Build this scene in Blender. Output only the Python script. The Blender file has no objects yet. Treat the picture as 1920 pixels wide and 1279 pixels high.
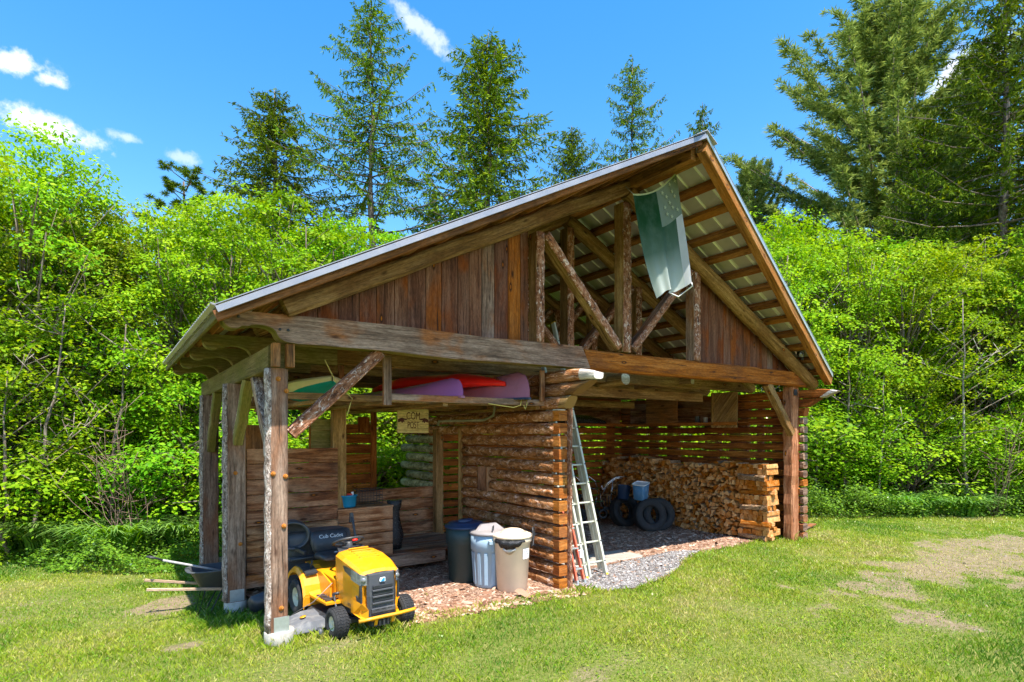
import bpy, math, random
import numpy as np
from mathutils import Vector, Matrix
random.seed(7)
NP = np.random.default_rng(11)
SC = bpy.context.scene
COL = SC.collection
R = math.radians
PI = math.pi

# ------------------------------------------------------------------ materials
def new_mat(name):
    m = bpy.data.materials.new(name); m.use_nodes = True
    nt = m.node_tree
    for n in list(nt.nodes): nt.nodes.remove(n)
    out = nt.nodes.new('ShaderNodeOutputMaterial')
    return m, nt, out
class G:
    """tiny node graph helper"""
    def __init__(s, nt): s.nt = nt
    def n(s, kind, **kw):
        nd = s.nt.nodes.new('ShaderNode' + kind)
        for k, v in kw.items():
            if k.startswith('_'): setattr(nd, k[1:], v)
        for k, v in kw.items():
            if k.startswith('_'): continue
            key = int(k[1:]) if (k[0] == 'i' and k[1:].isdigit()) else k
            sock = nd.inputs[key]
            if isinstance(v, bpy.types.NodeSocket): s.nt.links.new(v, sock)
            else: sock.default_value = v
        return nd
    def ramp(s, fac, stops, interp='LINEAR'):
        nd = s.nt.nodes.new('ShaderNodeValToRGB')
        cr = nd.color_ramp; cr.interpolation = interp
        while len(cr.elements) > 1: cr.elements.remove(cr.elements[-1])
        cr.elements[0].position = stops[0][0]; cr.elements[0].color = tuple(stops[0][1]) + (1,)
        for p, c in stops[1:]:
            e = cr.elements.new(p); e.color = tuple(c) + (1,)
        s.nt.links.new(fac, nd.inputs[0])
        return nd.outputs[0]
    def mix(s, fac, a, b, mode='MIX'):
        nd = s.nt.nodes.new('ShaderNodeMix'); nd.data_type = 'RGBA'; nd.blend_type = mode
        for v, i in ((fac, 0), (a, 6), (b, 7)):
            if isinstance(v, bpy.types.NodeSocket): s.nt.links.new(v, nd.inputs[i])
            elif i == 0: nd.inputs[0].default_value = v
            else: nd.inputs[i].default_value = tuple(v) + (1,) if len(v) == 3 else v
        return nd.outputs[2]
    def math(s, op, a, b=0.0, c=None):
        nd = s.nt.nodes.new('ShaderNodeMath'); nd.operation = op
        for i, v in enumerate((a, b, c)):
            if v is None: continue
            if isinstance(v, bpy.types.NodeSocket): s.nt.links.new(v, nd.inputs[i])
            else: nd.inputs[i].default_value = v
        return nd.outputs[0]
    def sstep(s, v, a, b):
        nd = s.nt.nodes.new('ShaderNodeMapRange'); nd.interpolation_type = 'SMOOTHSTEP'
        s.nt.links.new(v, nd.inputs[0]); nd.inputs[1].default_value = a; nd.inputs[2].default_value = b
        return nd.outputs[0]
    def noise(s, vec, scale, detail=4, rough=.55, dist=0.0):
        nd = s.n('TexNoise', Scale=scale, Detail=detail, Roughness=rough, Distortion=dist)
        if vec is not None: s.nt.links.new(vec, nd.inputs['Vector'])
        return nd.outputs[0]
    def link(s, a, b): s.nt.links.new(a, b)

def bump(g, h, strength=.5, dist=.01):
    return g.n('Bump', Strength=strength, Distance=dist, Height=h).outputs[0]

def wood(name, cols, knots=True, rough=.85, stain=(.05, .03, .02), stain_amt=.45, green=0.0, grain=30, bstr=.6):
    """sawn or hewn timber; UV.x runs along the grain in metres; 'rnd' differs per board"""
    m, nt, out = new_mat(name); g = G(nt)
    uv = g.n('UVMap').outputs[0]
    at = g.n('Attribute', _attribute_name='rnd').outputs[2]
    off = g.n('CombineXYZ', X=g.math('MULTIPLY', at, 37.0), Y=g.math('MULTIPLY', at, 91.0)).outputs[0]
    p = g.n('VectorMath', _operation='ADD', i0=uv, i1=off).outputs[0]
    st = g.n('Mapping', Vector=p, Scale=(1.6, grain, 1)).outputs[0]
    fine = g.noise(st, 1.0, 8, .65, .7)
    st2 = g.n('Mapping', Vector=p, Scale=(.9, 7, 1)).outputs[0]
    broad = g.noise(st2, 1.0, 4, .6, .4)
    st3 = g.n('Mapping', Vector=p, Scale=(1.4, 2.6, 1)).outputs[0]
    blot = g.noise(st3, 1.0, 5, .65)
    f = g.math('ADD', g.math('MULTIPLY', fine, .6), g.math('MULTIPLY', broad, .4))
    c = g.ramp(f, [(.36, cols[0]), (.48, cols[1]), (.60, cols[2])])
    c = g.mix(g.math('MULTIPLY', g.sstep(blot, .50, .68), stain_amt), c, stain)
    if len(cols) > 3:
        c = g.mix(g.math('MULTIPLY', g.sstep(g.noise(st3, .8, 3, .6, .3), .48, .66), .75), c, cols[3], 'MIX')
    spk = g.noise(g.n('Mapping', Vector=p, Scale=(9, 40, 1)).outputs[0], 1.6, 4, .7)
    c = g.mix(1.0, c, g.ramp(spk, [(.32, (.62,) * 3), (.5, (1.0,) * 3), (.68, (1.35,) * 3)]), 'MULTIPLY')
    crack = g.sstep(g.noise(g.n('Mapping', Vector=p, Scale=(.9, grain * 1.1, 1)).outputs[0], 1.0, 3, .55, .4), .645, .69)
    c = g.mix(g.math('MULTIPLY', crack, .8), c, (.012, .008, .006))
    if knots:
        vo = g.n('TexVoronoi', Scale=1.0, _feature='F1')
        g.link(g.n('Mapping', Vector=p, Scale=(2.0, 5.5, 1)).outputs[0], vo.inputs['Vector'])
        d = vo.outputs['Distance']
        c = g.mix(g.math('SUBTRACT', 1.0, g.sstep(d, .07, .17)), c, (.030, .012, .006))
        c = g.mix(g.math('SUBTRACT', 1.0, g.sstep(d, .04, .08)), c, (.30, .115, .03))
    if green:
        geo = g.n('NewGeometry')
        obn = g.noise(g.n('TexCoord').outputs['Object'], 2.2, 4, .6)
        c = g.mix(g.math('MULTIPLY', g.sstep(obn, .40, .62), green), c, (.10, .105, .018))
    hs = g.n('HueSaturation', Color=c, Hue=g.math('ADD', .491, g.math('MULTIPLY', at, .010)), Saturation=1.13, Value=g.math('ADD', .98, g.math('MULTIPLY', at, .56)))
    b = g.n('BsdfPrincipled', Roughness=rough)
    b.inputs['Specular IOR Level'].default_value = .25
    g.link(hs.outputs[0], b.inputs['Base Color'])
    hh = g.math('SUBTRACT', f, g.math('MULTIPLY', crack, .5))
    g.link(bump(g, hh, bstr, .012), b.inputs['Normal'])
    g.link(b.outputs[0], out.inputs[0])
    return m

def bark(name, c0, c1, c2, scale=14, light=(.42, .36, .29), lamt=.5, dist=.02):
    m, nt, out = new_mat(name); g = G(nt)
    uv = g.n('UVMap').outputs[0]
    at = g.n('Attribute', _attribute_name='rnd').outputs[2]
    off = g.n('CombineXYZ', X=g.math('MULTIPLY', at, 37.0), Y=g.math('MULTIPLY', at, 91.0)).outputs[0]
    p = g.n('VectorMath', _operation='ADD', i0=uv, i1=off).outputs[0]
    st = g.n('Mapping', Vector=p, Scale=(.55, 1, 1)).outputs[0]
    n1 = g.noise(st, scale, 7, .7, .6)
    n2 = g.noise(st, scale * .3, 4, .6, .2)
    vo = g.n('TexVoronoi', Scale=scale * 2.2, _feature='F1'); g.link(st, vo.inputs['Vector'])
    f = g.math('ADD', g.math('MULTIPLY', n1, .7), g.math('MULTIPLY', n2, .3))
    c = g.ramp(f, [(.38, c0), (.49, c1), (.60, c2)])
    c = g.mix(g.math('MULTIPLY', g.sstep(g.noise(st, scale * .9, 6, .75, .9), .53, .63), lamt), c, light)
    hs = g.n('HueSaturation', Color=c, Value=g.math('ADD', .98, g.math('MULTIPLY', at, .5)), Saturation=1.06)
    b = g.n('BsdfPrincipled', Roughness=.9); b.inputs['Specular IOR Level'].default_value = .2
    g.link(hs.outputs[0], b.inputs['Base Color'])
    hh = g.math('ADD', f, g.math('MULTIPLY', vo.outputs['Distance'], .35))
    g.link(bump(g, hh, 1.0, dist), b.inputs['Normal'])
    g.link(b.outputs[0], out.inputs[0])
    return m

def plain(name, col, rough=.5, metal=0.0, var=.12, nscale=6, spec=.4, bstr=0.0, dirt=None, dirt_amt=.4, coat=0.0, dscale=3.0):
    m, nt, out = new_mat(name); g = G(nt)
    oc = g.n('TexCoord').outputs['Object']
    n = g.noise(oc, nscale, 5, .6)
    c = g.ramp(n, [(.3, tuple(x * (1 - var) for x in col)), (.7, tuple(min(1, x * (1 + var)) for x in col))])
    if dirt is not None:
        n2 = g.noise(oc, dscale, 7, .7, .5)
        c = g.mix(g.math('MULTIPLY', g.sstep(n2, .48, .68), dirt_amt), c, dirt)
    b = g.n('BsdfPrincipled', Metallic=metal)
    b.inputs['Specular IOR Level'].default_value = spec
    b.inputs['Coat Weight'].default_value = coat
    g.link(g.ramp(g.noise(oc, nscale * 2, 4, .6), [(.3, (rough * .8,) * 3), (.7, (min(1, rough * 1.2),) * 3)]), b.inputs['Roughness'])
    g.link(c, b.inputs['Base Color'])
    if bstr:
        g.link(bump(g, g.noise(oc, nscale * 6, 6, .65), bstr, .01), b.inputs['Normal'])
    g.link(b.outputs[0], out.inputs[0])
    return m

def leafmat(name, c0, c1, c2, trans=.45, hueo=.02, gloss=.12):
    m, nt, out = new_mat(name); g = G(nt)
    at = g.n('Attribute', _attribute_name='rnd').outputs[2]
    oi = g.n('ObjectInfo').outputs['Random']
    c = g.ramp(at, [(0, c0), (.5, c1), (1, c2)])
    c = g.n('HueSaturation', Color=c, Hue=g.math('ADD', .5 - hueo, g.math('MULTIPLY', oi, 2 * hueo)), Value=g.math('ADD', .76, g.math('MULTIPLY', oi, .3))).outputs[0]
    tc = g.n('HueSaturation', Color=c, Hue=.488, Saturation=1.12, Value=1.35).outputs[0]
    d = g.n('BsdfDiffuse', Color=c); t = g.n('BsdfTranslucent', Color=tc)
    gl = g.n('BsdfGlossy', Roughness=.45, Color=(.8, .85, .8, 1))
    mx = g.n('MixShader', i0=trans, i1=d.outputs[0], i2=t.outputs[0])
    fr = g.n('Fresnel', IOR=1.4)
    mx2 = g.n('MixShader', i0=g.math('MULTIPLY', fr.outputs[0], gloss * 4), i1=mx.outputs[0], i2=gl.outputs[0])
    g.link(mx2.outputs[0], out.inputs[0])
    return m

# ------------------------------------------------------------------ mesh builder
class MB:
    def __init__(s): s.v = []; s.f = []; s.uv = []; s.r = []; s.m = []; s.sm = []
    def face(s, idx, uvs=None, r=.5, m=0, sm=False):
        s.f.append(tuple(idx)); s.uv.append(uvs if uvs else [(0, 0)] * len(idx)); s.r.append(r); s.m.append(m); s.sm.append(sm)
    def sweep(s, path, prof, up=(0, 0, 1), scale=None, jit=0.0, caps=True, m=0, cm=None, r=None, sm=False, seed=None, uvs=1.0, closed=False):
        """path: points; prof: closed list of (a,b): a along side, b along up. scale: f(t)->(sa,sb)"""
        rr = random.random() if r is None else r
        rg = random.Random(seed if seed is not None else random.random())
        P = [Vector(p) for p in path]; n = len(P); k = len(prof)
        base = len(s.v); L = 0; dist = [0]
        for i in range(1, n): L += (P[i] - P[i - 1]).length; dist.append(L)
        pl = [0]
        for j in range(k):
            a = prof[j]; b = prof[(j + 1) % k]; pl.append(pl[-1] + math.hypot(a[0] - b[0], a[1] - b[1]))
        U = Vector(up)
        for i in range(n):
            if closed: t = (P[(i + 1) % n] - P[i - 1]).normalized()
            elif i == 0: t = (P[1] - P[0]).normalized()
            elif i == n - 1: t = (P[-1] - P[-2]).normalized()
            else: t = ((P[i + 1] - P[i]).normalized() + (P[i] - P[i - 1]).normalized()).normalized()
            side = t.cross(U)
            if side.length < 1e-4: side = t.cross(Vector((0, 1, .01)))
            side.normalize(); upv = side.cross(t).normalized()
            sa, sb = scale(dist[i] / max(L, 1e-6)) if scale else (1, 1)
            for (a, b) in prof:
                ja = 1 + rg.uniform(-jit, jit) if jit else 1
                s.v.append(P[i] + side * (a * sa * ja) + upv * (b * sb * ja))
        segs = n if closed else n - 1
        for i in range(segs):
            i2 = (i + 1) % n
            u0 = dist[i]; u1 = dist[i2] if i2 else L + (P[0] - P[-1]).length
            for j in range(k):
                j2 = (j + 1) % k
                s.face((base + i * k + j, base + i * k + j2, base + i2 * k + j2, base + i2 * k + j),
                       [(u0 * uvs, pl[j] * uvs), (u0 * uvs, pl[j + 1] * uvs), (u1 * uvs, pl[j + 1] * uvs), (u1 * uvs, pl[j] * uvs)], rr, m, sm)
        if caps and not closed:
            c2 = m if cm is None else cm
            s.face(tuple(base + j for j in reversed(range(k))), [(a + .3, b) for a, b in reversed(prof)], rr, c2)
            s.face(tuple(base + (n - 1) * k + j for j in range(k)), [(a + .3, b) for a, b in prof], rr, c2)
        return s
    def beam(s, p0, p1, w, h, up=(0, 0, 1), m=0, cm=None, r=None, wob=0.0, seg=1, ch=.006, jit=0.0, seed=None):
        """timber of section w (side) x h (up) with chamfered arrises"""
        a, b = w / 2, h / 2; c = min(ch, a * .4, b * .4)
        prof = [(a, -b + c), (a, b - c), (a - c, b), (-a + c, b), (-a, b - c), (-a, -b + c), (-a + c, -b), (a - c, -b)]
        P0, P1 = Vector(p0), Vector(p1)
        path = []
        rg = random.Random(seed if seed is not None else random.random())
        for i in range(seg + 1):
            t = i / seg; q = P0.lerp(P1, t)
            if wob and 0 < i < seg: q = q + Vector((rg.uniform(-wob, wob), rg.uniform(-wob, wob), rg.uniform(-wob, wob)))
            path.append(q)
        return s.sweep(path, prof, up, m=m, cm=cm, r=r, jit=jit, seed=seed)
    def box(s, c, size, m=0, cm=None, r=None, ch=.004, rot=None, up=None):
        c = Vector(c); sx, sy, sz = size
        ax = max(range(3), key=lambda i: size[i])
        d = [Vector((1, 0, 0)), Vector((0, 1, 0)), Vector((0, 0, 1))]
        if rot is not None: d = [rot @ q for q in d]
        if ax == 2: upv, w, h = d[1], sx, sy
        elif ax == 0: upv, w, h = d[2], sy, sz
        else: upv, w, h = d[2], sx, sz
        return s.beam(c - d[ax] * size[ax] / 2, c + d[ax] * size[ax] / 2, w, h, up=upv, m=m, cm=cm, r=r, ch=ch)
    def log(s, p0, p1, rad, rad1=None, n=14, seg=8, jit=.05, wob=.01, m=0, cm=None, r=None, seed=None, sq=0.0):
        rad1 = rad if rad1 is None else rad1
        rg = random.Random(seed if seed is not None else random.random())
        prof = []
        for j in range(n):
            a = 2 * PI * j / n
            k = 1 + sq * (abs(math.cos(2 * a)) - .5) * .4
            kk = k * (1 + rg.uniform(-jit, jit) * .6)
            prof.append((math.cos(a) * rad * kk, math.sin(a) * rad * kk))
        P0, P1 = Vector(p0), Vector(p1); path = []
        for i in range(seg + 1):
            q = P0.lerp(P1, i / seg)
            if 0 < i < seg: q = q + Vector((rg.uniform(-wob, wob), rg.uniform(-wob, wob), rg.uniform(-wob, wob)))
            path.append(q)
        return s.sweep(path, prof, (0, 0, 1) if abs((P1 - P0).normalized().z) < .95 else (0, 1, 0), scale=lambda t: ((1 + (rad1 / rad - 1) * t),) * 2, jit=jit * .5, m=m, cm=cm, r=r, sm=True, seed=rg.random())
    def tube(s, path, rad, n=8, m=0, r=None, up=(0, 0, 1), closed=False, scale=None):
        prof = [(math.cos(2 * PI * j / n) * rad, math.sin(2 * PI * j / n) * rad) for j in range(n)]
        return s.sweep(path, prof, up, m=m, r=r, sm=True, closed=closed, scale=scale)
    def lathe(s, prof, c=(0, 0, 0), axis=(0, 0, 1), n=28, m=0, r=None, sm=True, ell=(1, 1), mf=None):
        """prof: list of (radius, height) along axis"""
        rr = random.random() if r is None else r
        A = Vector(axis).normalized(); X = A.cross(Vector((0, 1, 0)) if abs(A.y) < .9 else Vector((1, 0, 0))).normalized(); Y = A.cross(X)
        base = len(s.v); C0 = Vector(c)
        for (ra, h) in prof:
            for j in range(n):
                a = 2 * PI * j / n
                s.v.append(C0 + A * h + X * (math.cos(a) * ra * ell[0]) + Y * (math.sin(a) * ra * ell[1]))
        L = 0
        for i in range(len(prof) - 1):
            L2 = L + math.hypot(prof[i + 1][0] - prof[i][0], prof[i + 1][1] - prof[i][1])
            rm = max(prof[i][0], .02)
            for j in range(n):
                j2 = (j + 1) % n
                mm = m if mf is None else mf(i)
                s.face((base + i * n + j, base + i * n + j2, base + (i + 1) * n + j2, base + (i + 1) * n + j),
                       [(L, j / n * 6.28 * rm), (L, (j + 1) / n * 6.28 * rm), (L2, (j + 1) / n * 6.28 * rm), (L2, j / n * 6.28 * rm)], rr, mm, sm)
            L = L2
        return s
    def loft(s, secs, m=0, r=None, sm=False, caps=True, mf=None, closed=True):
        """secs: list of equal-length lists of 3D points"""
        rr = random.random() if r is None else r
        k = len(secs[0]); base = len(s.v)
        for sec in secs:
            for p in sec: s.v.append(Vector(p))
        kk = k if closed else k - 1
        for i in range(len(secs) - 1):
            for j in range(kk):
                j2 = (j + 1) % k
                mm = m if mf is None else mf(i, j)
                a, b, c_, d = base + i * k + j, base + i * k + j2, base + (i + 1) * k + j2, base + (i + 1) * k + j
                s.face((a, b, c_, d), [(i * .1, j * .1), (i * .1, j * .1 + .1), (i * .1 + .1, j * .1 + .1), (i * .1 + .1, j * .1)], rr, mm, sm)
        if caps and closed:
            s.face(tuple(base + j for j in reversed(range(k))), None, rr, m if mf is None else mf(-1, 0))
            s.face(tuple(base + (len(secs) - 1) * k + j for j in range(k)), None, rr, m if mf is None else mf(-2, 0))
        return s
    def quad(s, a, b, c, d, m=0, r=None, uv=None):
        base = len(s.v)
        for p in (a, b, c, d): s.v.append(Vector(p))
        s.face((base, base + 1, base + 2, base + 3), uv or [(0, 0), (1, 0), (1, 1), (0, 1)], random.random() if r is None else r, m)
        return s
    def prism(s, pts, th, m=0, cm=None, r=None):
        """pts: 3D planar outline; th: Vector thickness"""
        rr = random.random() if r is None else r
        base = len(s.v); k = len(pts); th = Vector(th)
        for p in pts: s.v.append(Vector(p))
        for p in pts: s.v.append(Vector(p) + th)
        e = (Vector(pts[1]) - Vector(pts[0])); 
        s.face(tuple(base + j for j in range(k)), [(p[0], p[2]) for p in pts], rr, m)
        s.face(tuple(base + k + j for j in reversed(range(k))), [(p[0], p[2]) for p in reversed(pts)], rr, m)
        L = 0; w = th.length
        for j in range(k):
            j2 = (j + 1) % k; d = (Vector(pts[j2]) - Vector(pts[j])).length
            s.face((base + j, base + k + j, base + k + j2, base + j2), [(L, 0), (L, w), (L + d, w), (L + d, 0)], rr, m if cm is None else cm)
            L += d
        return s
    def build(s, name, mats, parent=None, fix=True):
        me = bpy.data.meshes.new(name)
        me.from_pydata([tuple(v) for v in s.v], [], s.f)
        if not isinstance(mats, (list, tuple)): mats = [mats]
        for mt in mats: me.materials.append(mt)
        ul = me.uv_layers.new(name='UVMap')
        flat = [c for f in s.uv for u in f for c in (u[0], u[1])]
        ul.data.foreach_set('uv', flat)
        at = me.attributes.new('rnd', 'FLOAT', 'FACE'); at.data.foreach_set('value', s.r)
        me.polygons.foreach_set('material_index', s.m)
        me.polygons.foreach_set('use_smooth', s.sm)
        if fix:
            import bmesh
            bm = bmesh.new(); bm.from_mesh(me); bmesh.ops.recalc_face_normals(bm, faces=bm.faces); bm.to_mesh(me); bm.free()
        me.update()
        o = bpy.data.objects.new(name, me); COL.objects.link(o)
        if parent is not None: o.parent = parent
        return o

def thing(name, label, cat, loc=(0, 0, 0), rotz=0.0, group=None):
    o = bpy.data.objects.new(name, None); COL.objects.link(o); o.empty_display_size = .2
    o.location = loc; o.rotation_euler = (0, 0, rotz)
    o['label'] = label; o['category'] = cat
    if group: o['group'] = group
    return o
def tag(o, label=None, cat=None, group=None, kind=None):
    if label: o['label'] = label
    if cat: o['category'] = cat
    if group: o['group'] = group
    if kind: o['kind'] = kind
    return o
def np_mesh(name, verts, faces_n, nverts_per, mats, rnd=None, parent=None, smooth=False, midx=None):
    """verts (N,3) float; polygons consecutive with nverts_per vertices each"""
    me = bpy.data.meshes.new(name)
    N = len(verts); F = faces_n
    me.vertices.add(N); me.vertices.foreach_set('co', np.ascontiguousarray(verts, dtype=np.float32).ravel())
    me.loops.add(F * nverts_per); me.loops.foreach_set('vertex_index', np.arange(F * nverts_per, dtype=np.int32))
    me.polygons.add(F); me.polygons.foreach_set('loop_start', np.arange(0, F * nverts_per, nverts_per, dtype=np.int32))
    if not isinstance(mats, (list, tuple)): mats = [mats]
    for mt in mats: me.materials.append(mt)
    if rnd is not None:
        at = me.attributes.new('rnd', 'FLOAT', 'FACE'); at.data.foreach_set('value', np.ascontiguousarray(rnd, dtype=np.float32))
    if midx is not None: me.polygons.foreach_set('material_index', np.ascontiguousarray(midx, dtype=np.int32))
    me.update(calc_edges=True)
    if smooth: me.polygons.foreach_set('use_smooth', [True] * F)
    o = bpy.data.objects.new(name, me); COL.objects.link(o)
    if parent is not None: o.parent = parent
    return o
def copy_tree(o, parent=None):
    c = o.copy(); COL.objects.link(c); c.parent = parent
    for ch in list(o.children): copy_tree(ch, c)
    return c
def arc(c, r, a0, a1, n, u=(1, 0, 0), v=(0, 0, 1)):
    c = Vector(c); u = Vector(u); v = Vector(v)
    return [c + u * (math.cos(R(a0 + (a1 - a0) * i / n)) * r) + v * (math.sin(R(a0 + (a1 - a0) * i / n)) * r) for i in range(n + 1)]
def text_mesh(s, size, mat, name, parent, mtx, extr=.001):
    cu = bpy.data.curves.new(name, 'FONT'); cu.body = s; cu.size = size; cu.extrude = extr
    cu.align_x = 'CENTER'; cu.align_y = 'CENTER'
    tmp = bpy.data.objects.new('tmp_text', cu); COL.objects.link(tmp)
    dg = bpy.context.evaluated_depsgraph_get(); dg.update()
    me = bpy.data.meshes.new_from_object(tmp.evaluated_get(dg))
    bpy.data.objects.remove(tmp); bpy.data.curves.remove(cu)
    me.materials.clear(); me.materials.append(mat)
    o = bpy.data.objects.new(name, me); COL.objects.link(o); o.parent = parent; o.matrix_local = mtx
    return o
def frame(o, x, y):
    """matrix with origin o, x axis x, y axis y"""
    x = Vector(x).normalized(); z = x.cross(Vector(y)).normalized(); y = z.cross(x)
    m = Matrix((x, y, z)).transposed().to_4x4(); m.translation = Vector(o); return m

# ------------------------------------------------------------------ camera (level, with lens shift as in an architectural shot)
YAW = R(35.4)
CAM = Vector((-1.4436, -6.2377, 2.15))
cd = bpy.data.cameras.new('camera'); co = bpy.data.objects.new('camera', cd); COL.objects.link(co)
cd.sensor_width = 36; cd.lens = 36 * 1074 / 1920; cd.shift_y = (815 - 639.5) / 1920
cd.clip_end = 3000; cd.clip_start = .05
co.location = CAM; co.rotation_euler = (R(90), 0, -YAW)
SC.camera = co
FW = Vector((math.sin(YAW), math.cos(YAW), 0)); RT = Vector((math.cos(YAW), -math.sin(YAW), 0))
def cw(px, dep, z=0.0):
    """world point at photo column px, at distance dep along the view, height z"""
    p = CAM + FW * dep + RT * ((px - 960) / 1074 * dep); return Vector((p.x, p.y, z))
def hz(py, dep): return 2.15 + (815 - py) / 1074 * dep
def gz(x, y):
    def ss(a, b, v):
        t = min(1, max(0, (v - a) / (b - a))); return t * t * (3 - 2 * t)
    return -.2 * ss(.2, 2.2, y) * ss(1.6, .2, x)

# ------------------------------------------------------------------ light
SUN = Vector((-.055, -.45, 1)).normalized()
el = math.asin(SUN.z); az = math.atan2(SUN.x, SUN.y)
sl = bpy.data.lights.new('sun', 'SUN'); sl.energy = 3.5; sl.angle = R(.53); sl.color = (1, .955, .88)
so = bpy.data.objects.new('sun', sl); COL.objects.link(so); so.rotation_euler = SUN.to_track_quat('Z', 'Y').to_euler(); so.location = (0, -5, 20)
W = bpy.data.worlds.new('World'); SC.world = W; W.use_nodes = True
nt = W.node_tree
for n in list(nt.nodes): nt.nodes.remove(n)
g = G(nt)
wo = nt.nodes.new('ShaderNodeOutputWorld')
sky = g.n('TexSky', _sky_type='NISHITA', _sun_disc=False, _sun_elevation=el, _sun_rotation=az, _altitude=300.0, _air_density=1.0, _dust_density=.3, _ozone_density=2.0)
hs = g.n('HueSaturation', Color=sky.outputs[0], Hue=.494, Saturation=1.38, Value=1.03)
geo = g.n('TexCoord').outputs['Generated']
# small clouds: each is a soft, ragged ellipse round a sky direction
clouds = [(22, 115, 38, 17, 10, 1.0), (102, 152, 24, 12, 4, .95), (95, 243, 60, 20, -6, 1.0), (236, 257, 26, 8, -3, .5), (345, 295, 22, 10, 0, .45),
          (790, 52, 54, 15, -33, .6), (1800, 128, 75, 30, 22, .9)]
tot = None
nz = g.n('TexNoise', Scale=24.0, Detail=9, Roughness=.62); g.link(geo, nz.inputs['Vector'])
nz2 = g.n('TexNoise', Scale=75.0, Detail=7, Roughness=.65); g.link(geo, nz2.inputs['Vector'])
for (px, py, rx, ry, rot, op) in clouds:
    d = (FW + RT * ((px - 960) / 1074) + Vector((0, 0, (815 - py) / 1074)))
    ln = d.length; d = d / ln
    t = Vector((0, 0, 1)).cross(d).normalized() * -1; b = t.cross(d).normalized() * 1
    if b.z < 0: b = -b
    ca, sa = math.cos(R(rot)), math.sin(R(rot))
    t2 = t * ca + b * sa; b2 = -t * sa + b * ca
    sx = rx / 1074 / ln; sy = ry / 1074 / ln
    df = g.n('VectorMath', _operation='SUBTRACT', i0=geo, i1=tuple(d)).outputs[0]
    u = g.n('VectorMath', _operation='DOT_PRODUCT', i0=df, i1=tuple(t2 / sx)).outputs['Value']
    v = g.n('VectorMath', _operation='DOT_PRODUCT', i0=df, i1=tuple(b2 / sy)).outputs['Value']
    rr = g.math('SQRT', g.math('ADD', g.math('MULTIPLY', u, u), g.math('MULTIPLY', v, v)))
    e = g.math('ADD', rr, g.math('ADD', g.math('MULTIPLY', g.math('SUBTRACT', nz.outputs[0], .5), 3.6), g.math('MULTIPLY', g.math('SUBTRACT', nz2.outputs[0], .5), 1.9)))
    k = g.math('MULTIPLY', g.math('SUBTRACT', 1.0, g.sstep(e, .15, 1.55)), op)
    k = g.math('MULTIPLY', k, g.math('SUBTRACT', 1.0, g.sstep(rr, 1.2, 2.3)))
    tot = k if tot is None else g.math('MAXIMUM', tot, k)
skyc = g.mix(1.0, hs.outputs[0], (1.04, .765, .72), 'MULTIPLY')
cmix = g.mix(tot, skyc, (2.9, 3.0, 3.15))
bg = g.n('Background', Strength=.15, Color=cmix)
nt.links.new(bg.outputs[0], wo.inputs[0])
SC.view_settings.view_transform = 'Standard'; SC.view_settings.look = 'None'; SC.view_settings.gamma = 1; SC.view_settings.exposure = 1.66
SC.cycles.max_bounces = 6; SC.cycles.diffuse_bounces = 4; SC.cycles.transmission_bounces = 3; SC.cycles.glossy_bounces = 2; SC.cycles.transparent_max_bounces = 4
SC.cycles.use_denoising = True; SC.cycles.use_adaptive_sampling = True; SC.cycles.adaptive_threshold = .02

# ------------------------------------------------------------------ palette
M = {}
M['grey_wood'] = wood('weathered_grey_timber', [(.055, .034, .022), (.155, .102, .07), (.29, .205, .15), (.24, .095, .035)], stain_amt=.4)
M['post_wood'] = wood('grey_brown_post', [(.06, .038, .026), (.17, .115, .082), (.30, .22, .165), (.18, .09, .05)], stain_amt=.35)
M['brown_wood'] = wood('dark_brown_timber', [(.05, .024, .012), (.16, .08, .035), (.28, .15, .075), (.24, .11, .045)], stain_amt=.5)
M['orange_wood'] = wood('amber_beam_timber', [(.08, .028, .010), (.25, .095, .028), (.38, .17, .06), (.14, .055, .022)], stain_amt=.35)
M['green_wood'] = wood('algae_tinged_timber', [(.055, .042, .018), (.14, .108, .045), (.22, .18, .085), (.12, .105, .03)], stain_amt=.35, green=.35, knots=False)
M['tan_wood'] = wood('tan_log_timber', [(.07, .04, .015), (.19, .115, .05), (.30, .20, .10), (.13, .07, .03)], stain_amt=.35)
M['gable'] = wood('gable_board_timber', [(.04, .017, .010), (.105, .048, .028), (.175, .095, .062), (.17, .052, .016)], stain_amt=.3)
M['plank'] = wood('dark_plank_timber', [(.035, .014, .008), (.15, .066, .032), (.33, .19, .11), (.30, .185, .115)], stain_amt=.7, grain=16, bstr=.9)
M['slat'] = wood('sawn_slat_timber', [(.065, .022, .008), (.21, .08, .028), (.36, .155, .062), (.13, .045, .018)], stain_amt=.4)
M['redpost'] = wood('red_brown_post', [(.09, .036, .02), (.22, .10, .058), (.36, .20, .125), (.18, .07, .032)], stain_amt=.3)
M['hewn'] = wood('hewn_log_end', [(.12, .04, .014), (.30, .12, .042), (.44, .21, .085), (.17, .07, .035)], stain_amt=.45)
M['silver_end'] = wood('bleached_log_end', [(.20, .17, .145), (.38, .34, .30), (.54, .50, .46)], stain_amt=.2)
M['purlin'] = wood('purlin_timber', [(.06, .026, .010), (.17, .08, .03), (.28, .15, .07), (.20, .085, .03)], stain_amt=.35)
M['bark'] = bark('log_bark', (.075, .029, .013), (.26, .112, .045), (.44, .235, .12), scale=14, light=(.68, .48, .38), lamt=.75, dist=.05)
M['moss_bark'] = bark('mossy_log_bark', (.05, .045, .02), (.16, .15, .075), (.30, .28, .17), scale=12, light=(.40, .38, .28), lamt=.5)
M['truss_bark'] = bark('peeling_bark', (.05, .02, .012), (.20, .085, .045), (.36, .19, .12), scale=22, light=(.62, .50, .42), lamt=.8)
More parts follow.
